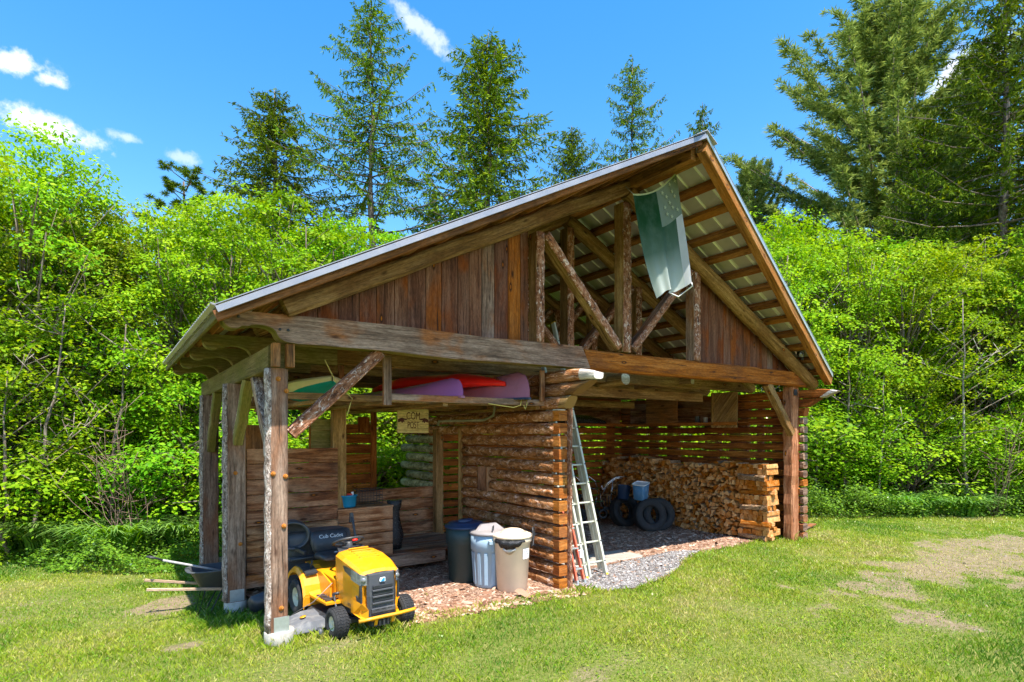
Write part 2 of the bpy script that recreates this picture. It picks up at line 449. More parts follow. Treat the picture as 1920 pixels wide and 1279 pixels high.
M['grey_bark'] = bark('grey_edge_bark', (.035, .022, .018), (.20, .145, .115), (.42, .35, .30), scale=34, light=(.62, .56, .50), lamt=.75)
M['dark_metal'] = plain('dark_steel', (.05, .05, .05), .5, .6)
M['galv'] = plain('galvanised_steel', (.52, .56, .56), .42, .75, var=.1, nscale=20)
M['conc'] = plain('pale_concrete', (.44, .41, .35), .9, 0, var=.14, nscale=12, bstr=.35, dirt=(.25, .24, .19), dirt_amt=.6, dscale=7)
# ------------------------------------------------------------------ the shed
SHED = thing('log_shed', 'open timber and log shed with a steep metal roof and jutting pointed gable', 'shed')
XR = 4.97; ZR = 6.09; HALF = 5.6; XL = -.62; XE = 10.57; YB = 4.85
ZEL, ZER = 3.3, 3.37
def zroof(x):
    s = abs(x - XR) / HALF
    return ZR - s * (ZR - (ZEL if x < XR else ZER))
def yfront(x): return -1.58 + 1.06 * abs(x - XR) / HALF

def roof_metal(name, under):
    m, nt, out = new_mat(name); g = G(nt)
    oc = g.n('TexCoord').outputs['Object']
    n = g.noise(oc, 1.4, 5, .65)
    col = g.ramp(n, [(.3, under[0]), (.7, under[1])])
    b = g.n('BsdfPrincipled', Metallic=.35, Roughness=.5); g.link(col, b.inputs['Base Color'])
    g.link(b.outputs[0], out.inputs[0]); return m
M['roof'] = roof_metal('galvalume_sheet', ((.42, .38, .38), (.56, .52, .52)))
M['roof_rib_bounce_light'] = roof_metal('galvalume_rib_bounce_light', ((.74, .74, .70), (.88, .88, .84)))  # underside rib faces: bright streaks of bounced light put into the colour
M['drip'] = plain('silver_drip_edge', (.27, .275, .31), .5, .4, var=.08, nscale=3)

def roof_slope(side, name):
    # ribbed sheet: columns across Y, each column runs from ridge to eave (or to the prow edge)
    b = MB(); sgn = -1 if side == 'L' else 1
    ys = []; y = -1.575; base_off = .0
    ribs = [y0 for y0 in np.arange(-1.45, YB, .30)]
    prof = [(-1.58, 0, 0)]
    for k, rb in enumerate(ribs):
        dbl = (k % 3 == 0)
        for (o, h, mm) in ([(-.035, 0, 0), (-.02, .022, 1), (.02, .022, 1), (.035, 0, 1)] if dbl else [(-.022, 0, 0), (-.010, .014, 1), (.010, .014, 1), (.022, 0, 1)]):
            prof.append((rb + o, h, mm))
    prof.append((YB, 0, 0))
    base = len(b.v); NS = 8; th = .004
    for layer in (0, 1):
        for (yy, h, mm) in prof:
            smax = min(1, max(0.0, (yy + 1.58) / 1.06))
            for i in range(NS + 1):
                s = smax * i / NS; x = XR + sgn * s * HALF
                b.v.append(Vector((x, yy, zroof(x) + h + layer * th)))
    K = NS + 1; n = len(prof)
    for layer in (0, 1):
        for j in range(n - 1):
            for i in range(NS):
                a = layer * n * K + j * K + i
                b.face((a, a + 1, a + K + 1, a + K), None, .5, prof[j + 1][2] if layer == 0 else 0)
    return b.build(name, [M['roof'], M['roof_rib_bounce_light']], SHED, fix=False)
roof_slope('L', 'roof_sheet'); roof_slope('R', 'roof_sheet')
b = MB()   # ridge cap
b.prism([(XR - .22, -1.62, zroof(XR - .22) + .03), (XR, -1.62, ZR + .045), (XR + .22, -1.62, zroof(XR + .22) + .03), (XR + .22, -1.62, zroof(XR + .22) + .024), (XR, -1.62, ZR + .036), (XR - .22, -1.62, zroof(XR - .22) + .024)], (0, YB + 1.66, 0))
b.build('ridge_cap', M['roof'], SHED)
# drip edge, barge rafters and eave boards
for sgn in (-1, 1):
    xe = XR + sgn * HALF
    P0 = Vector((XR, -1.59, ZR)); P1 = Vector((xe, -.53, zroof(xe)))
    b = MB(); d = Vector((0, -.012, 0))
    b.beam(P0 + Vector((0, -.014, -.030)), P1 + Vector((0, -.014, -.030)), .012, .058, up=(0, 0, 1), ch=.002)
    b.beam(P0 + Vector((0, .03, .016)), P1 + Vector((0, .03, .016)), .10, .008, up=(0, 0, 1), ch=.001)
    b.build('drip_edge', M['drip'] if sgn < 0 else M['galv'], SHED)
    hb = .10 if sgn < 0 else .19
    b = MB(); b.beam(P0 + Vector((sgn * .03, .07, -.035 - hb / 2)), P1 + Vector((0, .07, -.03 - hb / 2)), .06 if sgn < 0 else .13, hb, seg=10, wob=.004, jit=.03)
    b.build('barge_rafter', M['purlin'] if sgn > 0 else M['brown_wood'], SHED)
    b = MB(); b.beam((xe - sgn * .03, -.45, zroof(xe) - .055), (xe - sgn * .03, YB - .02, zroof(xe) - .055), .04, .075)
    b.build('eave_board', M['green_wood'], SHED)
# corrugated edge of the left eave
b = MB()
b.sweep([(XL - .02, -.50 + k * .06, ZEL + .005 + (.018 if k % 2 else 0)) for k in range(89)], [(.05, -.008), (.05, .008), (-.03, .026), (-.03, .012)])
b.build('sheet_edge', M['roof'], SHED)
# purlins
for sgn in (-1, 1):
    for k in range(13):
        s = (k + .55) / 13.0; x = XR + sgn * s * HALF
        if k == 12: s = .965; x = XR + sgn * s * HALF
        z = zroof(x)
        sl = Vector((sgn * HALF, 0, zroof(XR + sgn * HALF) - ZR)).normalized()
        nrm = Vector((0, 1, 0)).cross(sl); nrm = nrm if nrm.z > 0 else -nrm
        c = Vector((x, 0, z)) - nrm * .048
        b = MB(); b.beam((c.x, yfront(x) + .13, c.z), (c.x, YB - .03, c.z), .125, .085, up=nrm, seg=6, wob=.003)
        b.build('purlin', M['purlin'], SHED)
# trusses
TY = [-.13, 1.15, 2.33, 3.5, 4.62]
for ti, ty in enumerate(TY):
    for sgn in (-1, 1):
        xe = XR + sgn * 5.42
        off = .285
        cy = ty - (.10 if ti == 0 else 0)
        b = MB()
        if sgn < 0:
            xe = .02; off = .212
            b.beam((XR + .03, cy, ZR - off), (xe, cy, zroof(xe) - off), .17, .185, seg=12, wob=.008, jit=.05, ch=.03)
            b.build('rafter', M['tan_wood'], SHED)
        else:
            off = .30
            b.log((XR - .03, cy - .004, ZR - off), (xe, cy, zroof(xe) - off + .02), .12, .125, seg=14, wob=.008, jit=.06)
            b.build('rafter', M['tan_wood'], SHED)
    # king post, queen posts, braces
    mw, mb = (M['tan_wood'], M['truss_bark'])
    def livepost(name, p0, p1, w, h, barkside=1, mwood=None, up=(0, 1, 0)):
        b = MB(); P0, P1 = Vector(p0), Vector(p1)
        t = (P1 - P0).normalized(); sd = t.cross(Vector(up)).normalized()
        b.beam(P0, P1, w, h, up=up, seg=10, wob=.006, jit=.03, m=0, seed=int(abs(p0[0] * 100 + p0[1] * 37)) % 999)
        # bark left on the face turned to the yard, clear of the sawn faces
        o = Vector((0, 0, 0)); K_ = 10
        prof = [(w * .46, -(h / 2 - .02))] + [(w * .46 * math.cos(PI * j / K_), -(h / 2 + .002) - .026 * math.sin(PI * j / K_)) for j in range(K_ + 1)] + [(-w * .46, -(h / 2 - .02))]
        prof2 = list(reversed(prof))
        n = 16; path = [(P0 + o).lerp(P1 + o, i / n) + Vector((random.uniform(-.004, .004), 0, 0)) for i in range(n + 1)]
        path[0] = P0 + o + t * .003; path[-1] = P1 + o - t * .003
        b.sweep(path, prof2, up, m=1, jit=.08, sm=True)
        return b.build(name, [mwood or mw, mb], SHED)
    zb = 3.385
    kx = 4.95
    livepost('king_post', (kx, ty, zb), (kx, ty, ZR - .46), .17 if ti == 0 else .15, .19, -1)
    livepost('queen_post', (3.30, ty, zb), (3.30, ty, zroof(3.30) - .40), .14, .17, -1)
    livepost('queen_post', (6.64, ty, zb), (6.64, ty, zroof(6.64) - .40), .16, .17, -1, M['grey_wood'] if ti == 0 else None)
    b = MB(); yb = ty - .02
    livepost('truss_brace', (3.40, yb, zroof(3.40) - .46), (4.80, yb, zb + .06), .13, .15, 1, M['tan_wood'])
    livepost('truss_brace', (5.10, yb, zb + .06), (6.48, yb, zroof(6.48) - .50), .12, .14, -1, M['grey_wood'])
# tie beams (the two front lengths meet in a scarf joint), scrolled ends on the left
def scroll(y, w, z0, z1, mat, x1=1.0, name='scrolled_beam_end'):
    pts = ([(x1 - .0001, z1)] if x1 < 2 else [(4.04, z1 + .012), (3.2, z1 + .008), (2.4, z1 + .004), (1.4, z1 + .006), (.6, z1)]) + [(-.52, z1 - .03), (-.545, z1 - .07)]
    for i in range(9):   # nose
        a = R(170 + 150 * i / 8); pts.append((-.44 + .095 * math.cos(a), z1 - .115 + .085 * math.sin(a)))
    for i in range(1, 9):   # hollow
        a = R(150 - 125 * i / 8); pts.append((-.20 + .16 * math.cos(a), z1 - .225 + .085 * math.sin(a)))
    for i in range(1, 7):
        a = R(190 + 80 * i / 6); pts.append((.08 + .13 * math.cos(a), z0 + .11 + .105 * math.sin(a)))
    pts += [(.15, z0)] + ([(x1, z0)] if x1 < 2 else [(1.1, z0), (2.0, z0 - .006), (3.0, z0 + .004), (4.2, z0 + .012)])
    b = MB(); b.prism([(p[0], y - w / 2, p[1] + (.012 * math.sin(p[0] * 2.1) if p[0] > 1 else 0)) for p in pts], (0, w, 0), m=0, cm=1, r=.45)
    return b
ZT0, ZT1 = 3.075, 3.37
b = scroll(-.13, .20, ZT0, ZT1, None, x1=4.12)
b.build('tie_beam', [M['grey_wood'], M['green_wood']], SHED)
b = MB(); b.beam((4.10, -.13, 3.225), (10.42, -.13, 3.265), .20, .285, seg=14, wob=.006, jit=.03, ch=.03)
b.build('tie_beam', M['orange_wood'], SHED)
for ty in TY[1:]:
    b = scroll(ty, .12, ZT0 - .03, ZT1 - .04, None)
    b.build('tie_beam', [M['green_wood'], M['green_wood']], SHED)
    b = MB()
    b.beam((1.0, ty, 3.19), (10.35, ty, 3.22), .13, .25, seg=8, wob=.004)
    b.build('tie_beam', M['tan_wood'], SHED)
for (x, z) in ((-.40, 3.285), (-.02, 3.20), (.06, 3.20)):
    b = MB(); b.lathe([(0, 0), (.014, 0), (.014, .012), (0, .012)], (x, -.242, z), (0, 1, 0), n=10); b.build('bolt', M['dark_metal'], SHED)
# gable boards
def gable(x0, x1, y, mat):
    b = MB(); x = x0; rg = random.Random(5)
    while x < x1 - .02:
        w = min(rg.uniform(.16, .235), x1 - x)
        zt = min(zroof(x), zroof(x + w)) - .30; zt2a, zt2b = zroof(x) - .29, zroof(x + w) - .29
        yy = y + rg.uniform(0, .006)
        if min(zt2a, zt2b) > 3.40:
            rr = .1 + .7 * rg.random()
            c = .004
            pts = [(x + c, yy, 3.36), (x + w - c, yy, 3.36), (x + w - c, yy, zt2b), (x + c, yy, zt2a)]
            k = len(b.v)
            for p in pts: b.v.append(Vector(p))
            for p in pts: b.v.append(Vector(p) + Vector((0, .025, 0)))
            z0 = rg.uniform(0, 5)
            uv = [(p[2] + z0, p[0]) for p in pts]
            mi = 1 if (2.70 < x < 2.92 or 7.25 < x < 7.40) else (2 if rg.random() < .14 else 0)
            b.face((k, k + 1, k + 2, k + 3), uv, rr, mi); b.face((k + 7, k + 6, k + 5, k + 4), list(reversed(uv)), rr, mi)
            for j in range(4):
                j2 = (j + 1) % 4; b.face((k + j, k + 4 + j, k + 4 + j2, k + j2), [(0, 0), (0, .025), (.3, .025), (.3, 0)], rr, mi)
        x += w
    b.build('gable_boarding', [M['gable'], M['orange_wood'], M['grey_wood']], SHED)
gable(.20, 3.22, -.055, None); gable(6.74, 10.1, -.055, None)
# ridge beam
b = MB(); b.beam((XR, -1.40, ZR - .17), (XR, YB - .04, ZR - .17), .10, .20, seg=6, wob=.004); b.build('ridge_beam', M['brown_wood'], SHED)
# plate on the left posts
b = MB(); b.beam((0, .0, 2.945), (0, 5.0, 2.925), .16, .25, seg=8, wob=.004, ch=.012, jit=.01); b.build('wall_plate', M['green_wood'], SHED)
# blocks over the front post
for (bx_, by_) in ((-.035, -.12), (.10, -.14)):
    b = MB(); b.box((bx_, by_, 2.955), (.073, .10, .235)); b.build('packing_block', M['brown_wood'], SHED)
# posts
def cut_post(name, x, y, z0, z1, w, d, mat, barkm, wob=.004, knots=()):
    b = MB()
    b.beam((x, y, z0), (x, y, z1), w, d, up=(0, 1, 0), seg=9, wob=.004, jit=.012, ch=.012, m=0, seed=int(abs(x * 31 + y * 17)) + 3)
    prof = []
    for j in range(9):
        a = PI / 2 + PI * j / 8
        prof.append(((w / 2 - .012) - math.cos(a) * .045, math.sin(a) * (d / 2 + .004)))
    n = 26; path = [Vector((x + random.uniform(-.005, .005), y, z0 + .003 + (z1 - z0 - .006) * i / n)) for i in range(n + 1)]
    prof = [(-a_, b_) for a_, b_ in prof] if False else prof
    b.sweep(path, prof, (0, 1, 0), m=1, jit=.05, sm=True)
    o = b.build(name, [mat, barkm], SHED)
    return o
def pier(x, y, r, z0, z1, parent):
    b = MB(); b.lathe([(0, z0), (r * 1.03, z0), (r * 1.02, z1 - .01), (r * .97, z1), (0, z1)], (x, y, 0), n=28); b.build('pier', M['conc'], parent)
def knob(x, y, z, parent):
    b = MB(); b.lathe([(0, -.012), (.024, -.012), (.026, 0), (.020, .006), (0, .008)], (x, y, z), (0, -1, 0), n=12, r=.9); b.build('sawn_knot', M['hewn'], parent)
sh = None
p = cut_post('post', .01, .0, .12, 2.83, .18, .16, M['post_wood'], M['grey_bark'])
pier(.03, -.0, .145, -.1, .13, p)
b = MB(); b.box((.03, -.095, .20), (.15, .006, .17)); b.build('post_bracket', M['galv'], p)
for (kx_, kz) in ((.03, .37), (.055, 1.21), (-.05, 1.75), (.07, 1.72), (.0, 2.72), (.08, 2.6)): knob(kx_, -.088, kz, p)
p = cut_post('post', -.05, 2.02, -.03, 2.81, .23, .19, M['post_wood'], M['grey_bark'])
pier(-.04, 2.02, .138, -.35, -.03, p)
b = MB(); b.box((-.04, 1.917, .055), (.17, .006, .15)); b.build('post_bracket', M['galv'], p)
for (kx_, kz) in ((.0, .72), (-.06, 1.65)): knob(kx_, 1.918, kz, p)
p = cut_post('post', -.02, 4.45, -.07, 2.80, .24, .19, M['post_wood'], M['grey_bark'])
pier(-.02, 4.45, .16, -.35, -.07, p)
# curved braces under the plate
def brace(name, p0, p1, w, d, mat, barkm, up=(0, 1, 0), bs=-1):
    b = MB(); P0, P1 = Vector(p0), Vector(p1)
    b.beam(P0, P1, w, d, up=up, seg=8, wob=.008, jit=.04, m=0, ch=.012)
    t = (P1 - P0).normalized(); sd = t.cross(Vector(up)).normalized()
    prof = [(bs * (w / 2 - .012) + bs * math.cos(-PI / 2 + PI * j / 8) * .03, math.sin(-PI / 2 + PI * j / 8) * (d / 2 + .004)) for j in range(9)]
    if bs < 0: prof = list(reversed(prof))
    n = 14; path = [P0.lerp(P1, (i + .02) / (n + .04)) for i in range(n + 1)]
    b.sweep(path, prof, up, m=1, jit=.07, sm=True)
    return b.build(name, [mat, barkm], SHED)
brace('knee_brace', (.13, -.03, 2.16), (1.08, -.10, 3.08), .115, .12, M['truss_bark'], M['truss_bark'], bs=-1)
brace('knee_brace', (.0, .10, 1.85), (.0, 1.0, 2.84), .13, .10, M['post_wood'], M['grey_bark'], up=(1, 0, 0), bs=-1)
brace('knee_brace', (-.03, 1.93, 2.05), (.0, 1.35, 2.84), .13, .12, M['green_wood'], M['grey_bark'], up=(1, 0, 0), bs=1)
brace('knee_brace', (-.03, 2.12, 2.0), (.0, 2.95, 2.84), .13, .10, M['post_wood'], M['grey_bark'], up=(1, 0, 0), bs=-1)
brace('knee_brace', (-.02, 4.35, 1.9), (.0, 3.75, 2.84), .15, .12, M['green_wood'], M['grey_bark'], up=(1, 0, 0), bs=1)
brace('knee_brace', (9.80, -.10, 2.17), (8.88, -.12, 3.12), .14, .13, M['tan_wood'], M['truss_bark'], bs=-1)
# right-hand post
b = MB(); b.beam((9.93, -.02, -.05), (9.93, -.02, 3.12), .23, .20, up=(0, 1, 0), seg=16, wob=.012, jit=.04, ch=.02); b.beam((10.08, -.03, .04), (10.08, -.03, 3.12), .06, .14, up=(0, 1, 0), seg=16, wob=.008, jit=.06, ch=.02, r=.95)
p = b.build('post', M['redpost'], SHED)
b = MB(); b.box((9.90, -.14, 3.0), (.10, .02, .12)); b.build('post_bracket', M['dark_metal'], p)

# middle log wall: round bark logs with hewn, squared ends, carried up into a corbel
PITCH = 3.06 / 17
def logcourse(b, x, y0, y1, z, rad, hew=.125, seed=0, plain_end=False):
    rg = random.Random(seed); rr = rg.random()
    y0h = y0 + hew
    b.log((x, y0h, z), (x, y1, z), rad, rad * .97, n=16, seg=12, jit=.06, wob=.006, m=0, r=rr, seed=seed + .5)
    a = rad * .93
    prof = [(a, -a * .86), (a, a * .86), (a * .8, a * .97), (-a * .8, a * .97), (-a, a * .86), (-a, -a * .86), (-a * .8, -a * .97), (a * .8, -a * .97)]
    b.sweep([(x, y0, z), (x, y0h + .015, z)], prof, m=1, r=rg.random())
b = MB(); corb = MB()
for i in range(17):
    z = .075 + i * PITCH; rad = .080
    if i == 0: z = .07
    if i < 14:
        y1 = 2.50 if 1 <= i <= 11 else 5.0
        if i in (7, 8):   # small hatch in the wall
            logcourse(b, 3.75, -.16, 1.62, z, rad, seed=i * 3 + 1)
            b.log((3.75, 1.95, z), (3.75, 2.50, z), rad, m=0, n=14, seg=4)
        else: logcourse(b, 3.75, -.16, y1, z, rad, seed=i * 3 + 1)
        if 1 <= i <= 11:
            b.log((3.75, 3.44, z), (3.75, 5.05 - (.25 if i % 2 else 0), z), rad, n=14, seg=8, jit=.06, wob=.006, m=2)
for i, (yf, yf2) in enumerate(((-.27, -.38), (-.42, -.78), (-.80, -.86))):
    z = .075 + (14 + i) * PITCH; rad = .088
    b.log((3.75, -.16, z), (3.75, 5.0, z), rad * .96, n=14, seg=12, jit=.05, m=0)
    # corbel end: rises in a hollow curve
    secs = []; rg = random.Random(i)
    N = 8
    for k in range(N + 1):
        t = k / N; y = .30 + (yf2 - .30) * t
        if i < 2:
            y_b = .30 + (yf - .30) * min(1, t * 1.0); 
        ring = []
        for j in range(16):
            a = 2 * PI * j / 16; cx = math.cos(a) * rad * 1.04; cz = math.sin(a) * rad * 1.02
            sqx = max(-rad * .98, min(rad * .98, cx * (1 + .15 * t))); sqz = max(-rad * .95, min(rad * .95, cz * (1 + .12 * t)))
            yy = .30 + (yf2 - .30) * t
            low = (1 - sqz / (rad * .95)) / 2
            if i < 2: yy = yy + (yf - yf2) * low * t
            zz = z + sqz * (1 if i < 2 or sqz > 0 else 1)
            if i == 2 and t > .6 and sqz > 0: zz -= (t - .6) ** 2 * .55 * (sqz / rad)
            ring.append((3.75 + sqx, yy, zz))
        secs.append(ring)
    corb.loft(secs, r=rg.random(), sm=True, mf=(lambda ii, jj: 1 if (ii >= 6 or ii < 0) else 0) if i == 2 else (lambda ii, jj: 2 if (ii in (6, 7) or ii < 0) else 0))
LW = b.build('log_wall', [M['bark'], M['hewn'], M['moss_bark']], SHED)
corb.build('corbel', [M['bark'], M['silver_end'], M['tan_wood']], LW)
b = MB(); b.beam((3.86, -.15, -.02), (3.86, -.15, 2.62), .045, .12, up=(0, 1, 0), seg=22, wob=.008, jit=.08, ch=.015, m=0)
b.build('edge_board', M['truss_bark'], LW)
# doorway frame and notch boards in the log wall
for (yy, w_, t_) in ((3.42, .15, .14), (2.53, .06, .05)):
    b = MB(); b.box((3.70 if w_ > .1 else 3.67, yy, 1.22), (w_, t_, 2.05)); b.build('door_jamb', M['tan_wood'], LW)
for yy in (1.66, 1.92):
    b = MB(); b.box((3.74, yy, 1.42), (.18, .04, .40)); b.build('hatch_frame', M['plank'], LW)

# right-hand wall: squared logs with see-through gaps
b = MB(); cb = MB()
for i in range(17):
    z = .09 + i * PITCH; rg = random.Random(i + 50)
    xo = 10.17 + rg.uniform(-.006, .006)
    h = .140 if (6 <= i <= 13) else .155
    if i < 14:
        b.beam((xo, -.13, z), (xo, 4.95, z), .17, h, seg=14, wob=.006, jit=.03, ch=.02, m=0, r=rg.random(), seed=i)
        b.beam((xo, -.20, z), (xo, -.128, z), .175, h * 1.0, m=1 if i != 6 else 2, ch=.03, r=rg.random())
    else:
        b.beam((xo, -.13, z), (xo, 4.95, z), .17, .158, seg=10, wob=.006, jit=.03, ch=.02, m=0)
        ye = (-.24, -.52, -.86)[i - 14]; yb_ = (-.20, -.26, -.60)[i - 14]
        secs = []
        for k in range(7):
            t = k / 6; ring = []
            for (cx, cz) in ((-.085, -.07), (-.085, .075), (-.06, .085), (.06, .085), (.085, .075), (.085, -.07), (.06, -.085), (-.06, -.085)):
                low = (.085 - cz) / .17
                y = -.10 + (ye + .10) * t + (yb_ - ye) * low * t
                zz = z + cz
                if i == 16 and t > .5 and cz > 0: zz -= (t - .5) ** 2 * .22
                ring.append((xo + cx * 1.04, y, zz))
            secs.append(ring)
        cb.loft(secs, mf=(lambda ii, jj: 1 if (ii >= 5 or ii < 0) else 0) if i == 16 else None)

# spacer blocks that stop the gaps where courses rest on each other
for (y, w) in ((.25, .5), (1.30, .45), (2.0, .40), (3.15, .35), (3.75, .25), (4.60, .5), (.80, .12)):
    for i in range(16):
        z = .09 + (i + .5) * PITCH
        b.box((10.19, y + random.uniform(-.03, .03), z), (.10, w, .035), r=.1, m=3)
RW = b.build('log_wall', [M['slat'], M['grey_wood'], M['hewn'], M['plank']], SHED)
cb.build('corbel', [M['slat'], M['silver_end']], RW)
# back wall with slats
b = MB()
def slatwall(b, x0, x1, y, z0, z1, h=.155, gap=.018, blocks=True):
    z = z0
    while z < z1:
        b.beam((x0, y, z + h / 2), (x1, y + random.uniform(-.004, .004), z + h / 2), .07, h, seg=6, wob=.004, jit=.02, ch=.006)
        z += h + gap
slatwall(b, 4.25, 10.08, 4.84, .03, 2.62, .142, .038)
slatwall(b, 4.25, 10.08, 4.86, 2.64, 3.05, .150, .01)
for x in (5.35, 6.6, 7.6, 9.75): b.box((x, 4.90, 1.5), (.30, .04, 3.0), r=.1)
b.build('slatted_wall', M['slat'], SHED)
b = MB()
slatwall(b, 1.85, 3.02, 4.80, .0, 2.22, .180, .018)
b.box((2.95, 4.74, 1.3), (.12, .04, 2.8), r=.4); b.box((1.75, 4.70, 1.3), (.16, .05, 2.8), r=.6)
b.box((2.75, 4.75, 2.35), (.24, .03, .30), r=.3)
b.build('slatted_wall', M['slat'], SHED)
b = MB()   # low plank wall behind the deck
z = .12
for k in range(5):
    b.box((2.95, 3.50, z + .105), (1.62, .04, .200)); z += .212
b.box((2.95, 3.48, 1.16), (1.62, .09, .035), r=.3)
b.build('low_plank_wall', M['plank'], SHED)
# raised compost deck and its plank walls
b = MB()
for k in range(8): b.box((1.9, 2.13 + k * .20, .29), (3.55, .19, .035))
b.beam((.06, 2.03, .185), (3.08, 2.03, .185), .05, .17, m=0, r=.8)
b.build('deck', M['grey_wood'], SHED)
b = MB(); z = .30
for k in range(8):
    h = .208
    b.box((.70, 2.02 + random.uniform(-.003, .003), z + h / 2), (1.22, .04, h - .011)); z += h
b.build('plank_wall', M['plank'], SHED)
b = MB(); z = .30   # the box beside it
for k in range(4):
    h = .186
    b.box((1.73, 1.99 + random.uniform(-.002, .002), z + h / 2), (.84, .035, h - .011), r=.75)
    b.box((2.135, 2.35, z + h / 2), (.03, .68, h - .006)); z += h
b.box((1.73, 2.34, 1.055), (.86, .74, .03), r=.55)
b.build('compost_bin', M['plank'], SHED)
b = MB(); b.box((.45, 3.4, 1.15), (.75, .05, 2.3)); b.build('back_board', M['brown_wood'], SHED)
# uprights behind the plank wall
b = MB(); b.beam((1.36, 2.12, .3), (1.36, 2.12, 2.60), .20, .12, up=(0, 1, 0)); b.build('upright', M['tan_wood'], SHED)
for (zz, hh) in ((2.08, .27), (2.30, .16)):
    b = MB(); b.box((1.17, 2.25, zz), (.34, .02, hh)); b.build('board_patch', M['green_wood'], SHED)
# boat rack
b = MB()
b.beam((1.25, .18, 2.60), (3.72, .18, 2.60), .05, .085, m=0, r=.55); b.build('rack_rail', M['grey_wood'], SHED)
for (yy, zz) in ((.62, 2.60), (1.7, 2.60), (2.6, 2.60), (3.6, 2.60)):
    b = MB(); b.beam((.10, yy, zz), (3.70, yy, zz), .06, .08); b.build('rack_rail', M['tan_wood'], SHED)
for x in (.55, 1.28, 2.1, 3.6):
    b = MB(); b.beam((x, .22, 2.535), (x, 3.7, 2.535), .07, .045); b.build('rack_arm', M['tan_wood'], SHED)
b = MB(); b.beam((1.28, .15, 2.50), (1.28, .15, 3.08), .10, .05, up=(0, 1, 0)); b.build('rack_hanger', M['grey_wood'], SHED)
for (xx, yy) in ((3.58, .10), (1.05, 1.1)):
    b = MB(); b.beam((xx, yy, 2.62), (xx, yy, 3.05), .07, .05, up=(0, 1, 0)); b.build('rack_hanger', M['plank'], SHED)
# beams over the right bay with sawn ends
b = MB(); b.log((5.92, .72, 3.12), (5.92, 3.9, 3.05), .105, m=0, cm=1, n=14, jit=.1); b.build('loft_joist', [M['tan_wood'], M['silver_end']], SHED)
b = MB(); b.beam((7.86, .80, 3.19), (7.86, 4.4, 3.15), .10, .11, m=0, cm=1); b.build('loft_joist', [M['tan_wood'], M['silver_end']], SHED)
b = MB(); b.beam((4.0, 1.35, 2.93), (8.9, 1.35, 2.93), .05, .18); b.build('loft_beam', M['tan_wood'], SHED)
b = MB(); b.beam((3.9, 3.0, 2.83), (8.6, 3.0, 2.83), .05, .14); b.build('loft_beam', M['tan_wood'], SHED)
b = MB()
for k in range(9): b.box((3.95 + k * .24, 3.6, 3.365), (.23, 2.3, .025))
b.build('loft_floor', M['plank'], SHED)
# shelf and cupboards of the right bay
b = MB()
for k in range(3): b.box((10.06, 2.95, 2.53 + k * .17), (.02, 3.0, .165))
b.build('backing_board', M['plank'], SHED)
b = MB()
for k in range(3): b.box((7.2, 4.78, 2.53 + k * .17), (5.6, .02, .165))
b.build('backing_board', M['plank'], SHED)
b = MB()
b.beam((9.55, .95, 2.39), (9.55, 4.1, 2.39), .06, .07); b.box((9.83, 2.6, 2.41), (.55, 3.2, .02)); b.beam((4.3, 4.15, 2.39), (9.6, 4.15, 2.39), .06, .07); b.box((6.9, 4.48, 2.41), (5.4, .62, .02))
b.build('shelf', M['slat'], SHED)
b = MB()
b.box((9.57, 3.0, 2.80), (.03, .95, .74), r=.4)
b.build('cupboard_panel', M['brown_wood'], SHED)
b = MB(); rot = Matrix.Rotation(R(38), 3, 'X')
y0, y1, z0, z1 = .95, 1.52, 2.30, 3.07
for k in range(9):   # diagonal boards clipped to the panel's rectangle
    c0 = -.75 + k * .17
    pts = []
    def clip(poly):
        for (ax, lim, sg) in ((0, y0, 1), (0, y1, -1), (1, z0, 1), (1, z1, -1)):
            out_ = []
            for i in range(len(poly)):
                a, c = poly[i], poly[(i + 1) % len(poly)]
                ia, ic = (a[ax] - lim) * sg >= 0, (c[ax] - lim) * sg >= 0
                if ia: out_.append(a)
                if ia != ic:
                    t = (lim - a[ax]) / (c[ax] - a[ax]); out_.append((a[0] + (c[0] - a[0]) * t, a[1] + (c[1] - a[1]) * t))
            poly = out_
            if not poly: return []
        return poly
    dy, dz = math.cos(R(50)), -math.sin(R(50)); nx, nzv = -dz, dy
    cy, cz = 1.235, 2.68
    q = [(cy + dy * u + nx * v, cz + dz * u + nzv * v) for u, v in ((-2, c0), (2, c0), (2, c0 + .164), (-2, c0 + .164))]
    q = clip(q)
    if len(q) > 2:
        kk = len(b.v); rr = random.random()
        for (yy, zz) in q: b.v.append(Vector((9.56, yy, zz)))
        for (yy, zz) in q: b.v.append(Vector((9.59, yy, zz)))
        n = len(q)
        uv = [(yy * dy + zz * dz, yy * nx + zz * nzv) for yy, zz in q]
        b.face(tuple(kk + j for j in range(n)), uv, rr); b.face(tuple(kk + n + j for j in reversed(range(n))), list(reversed(uv)), rr)
        for j in range(n): b.face((kk + j, kk + n + j, kk + n + (j + 1) % n, kk + (j + 1) % n), None, rr)
b.box((9.55, 1.545, 2.69), (.05, .05, .78), r=.8)
b.build('cupboard_door', M['tan_wood'], SHED)
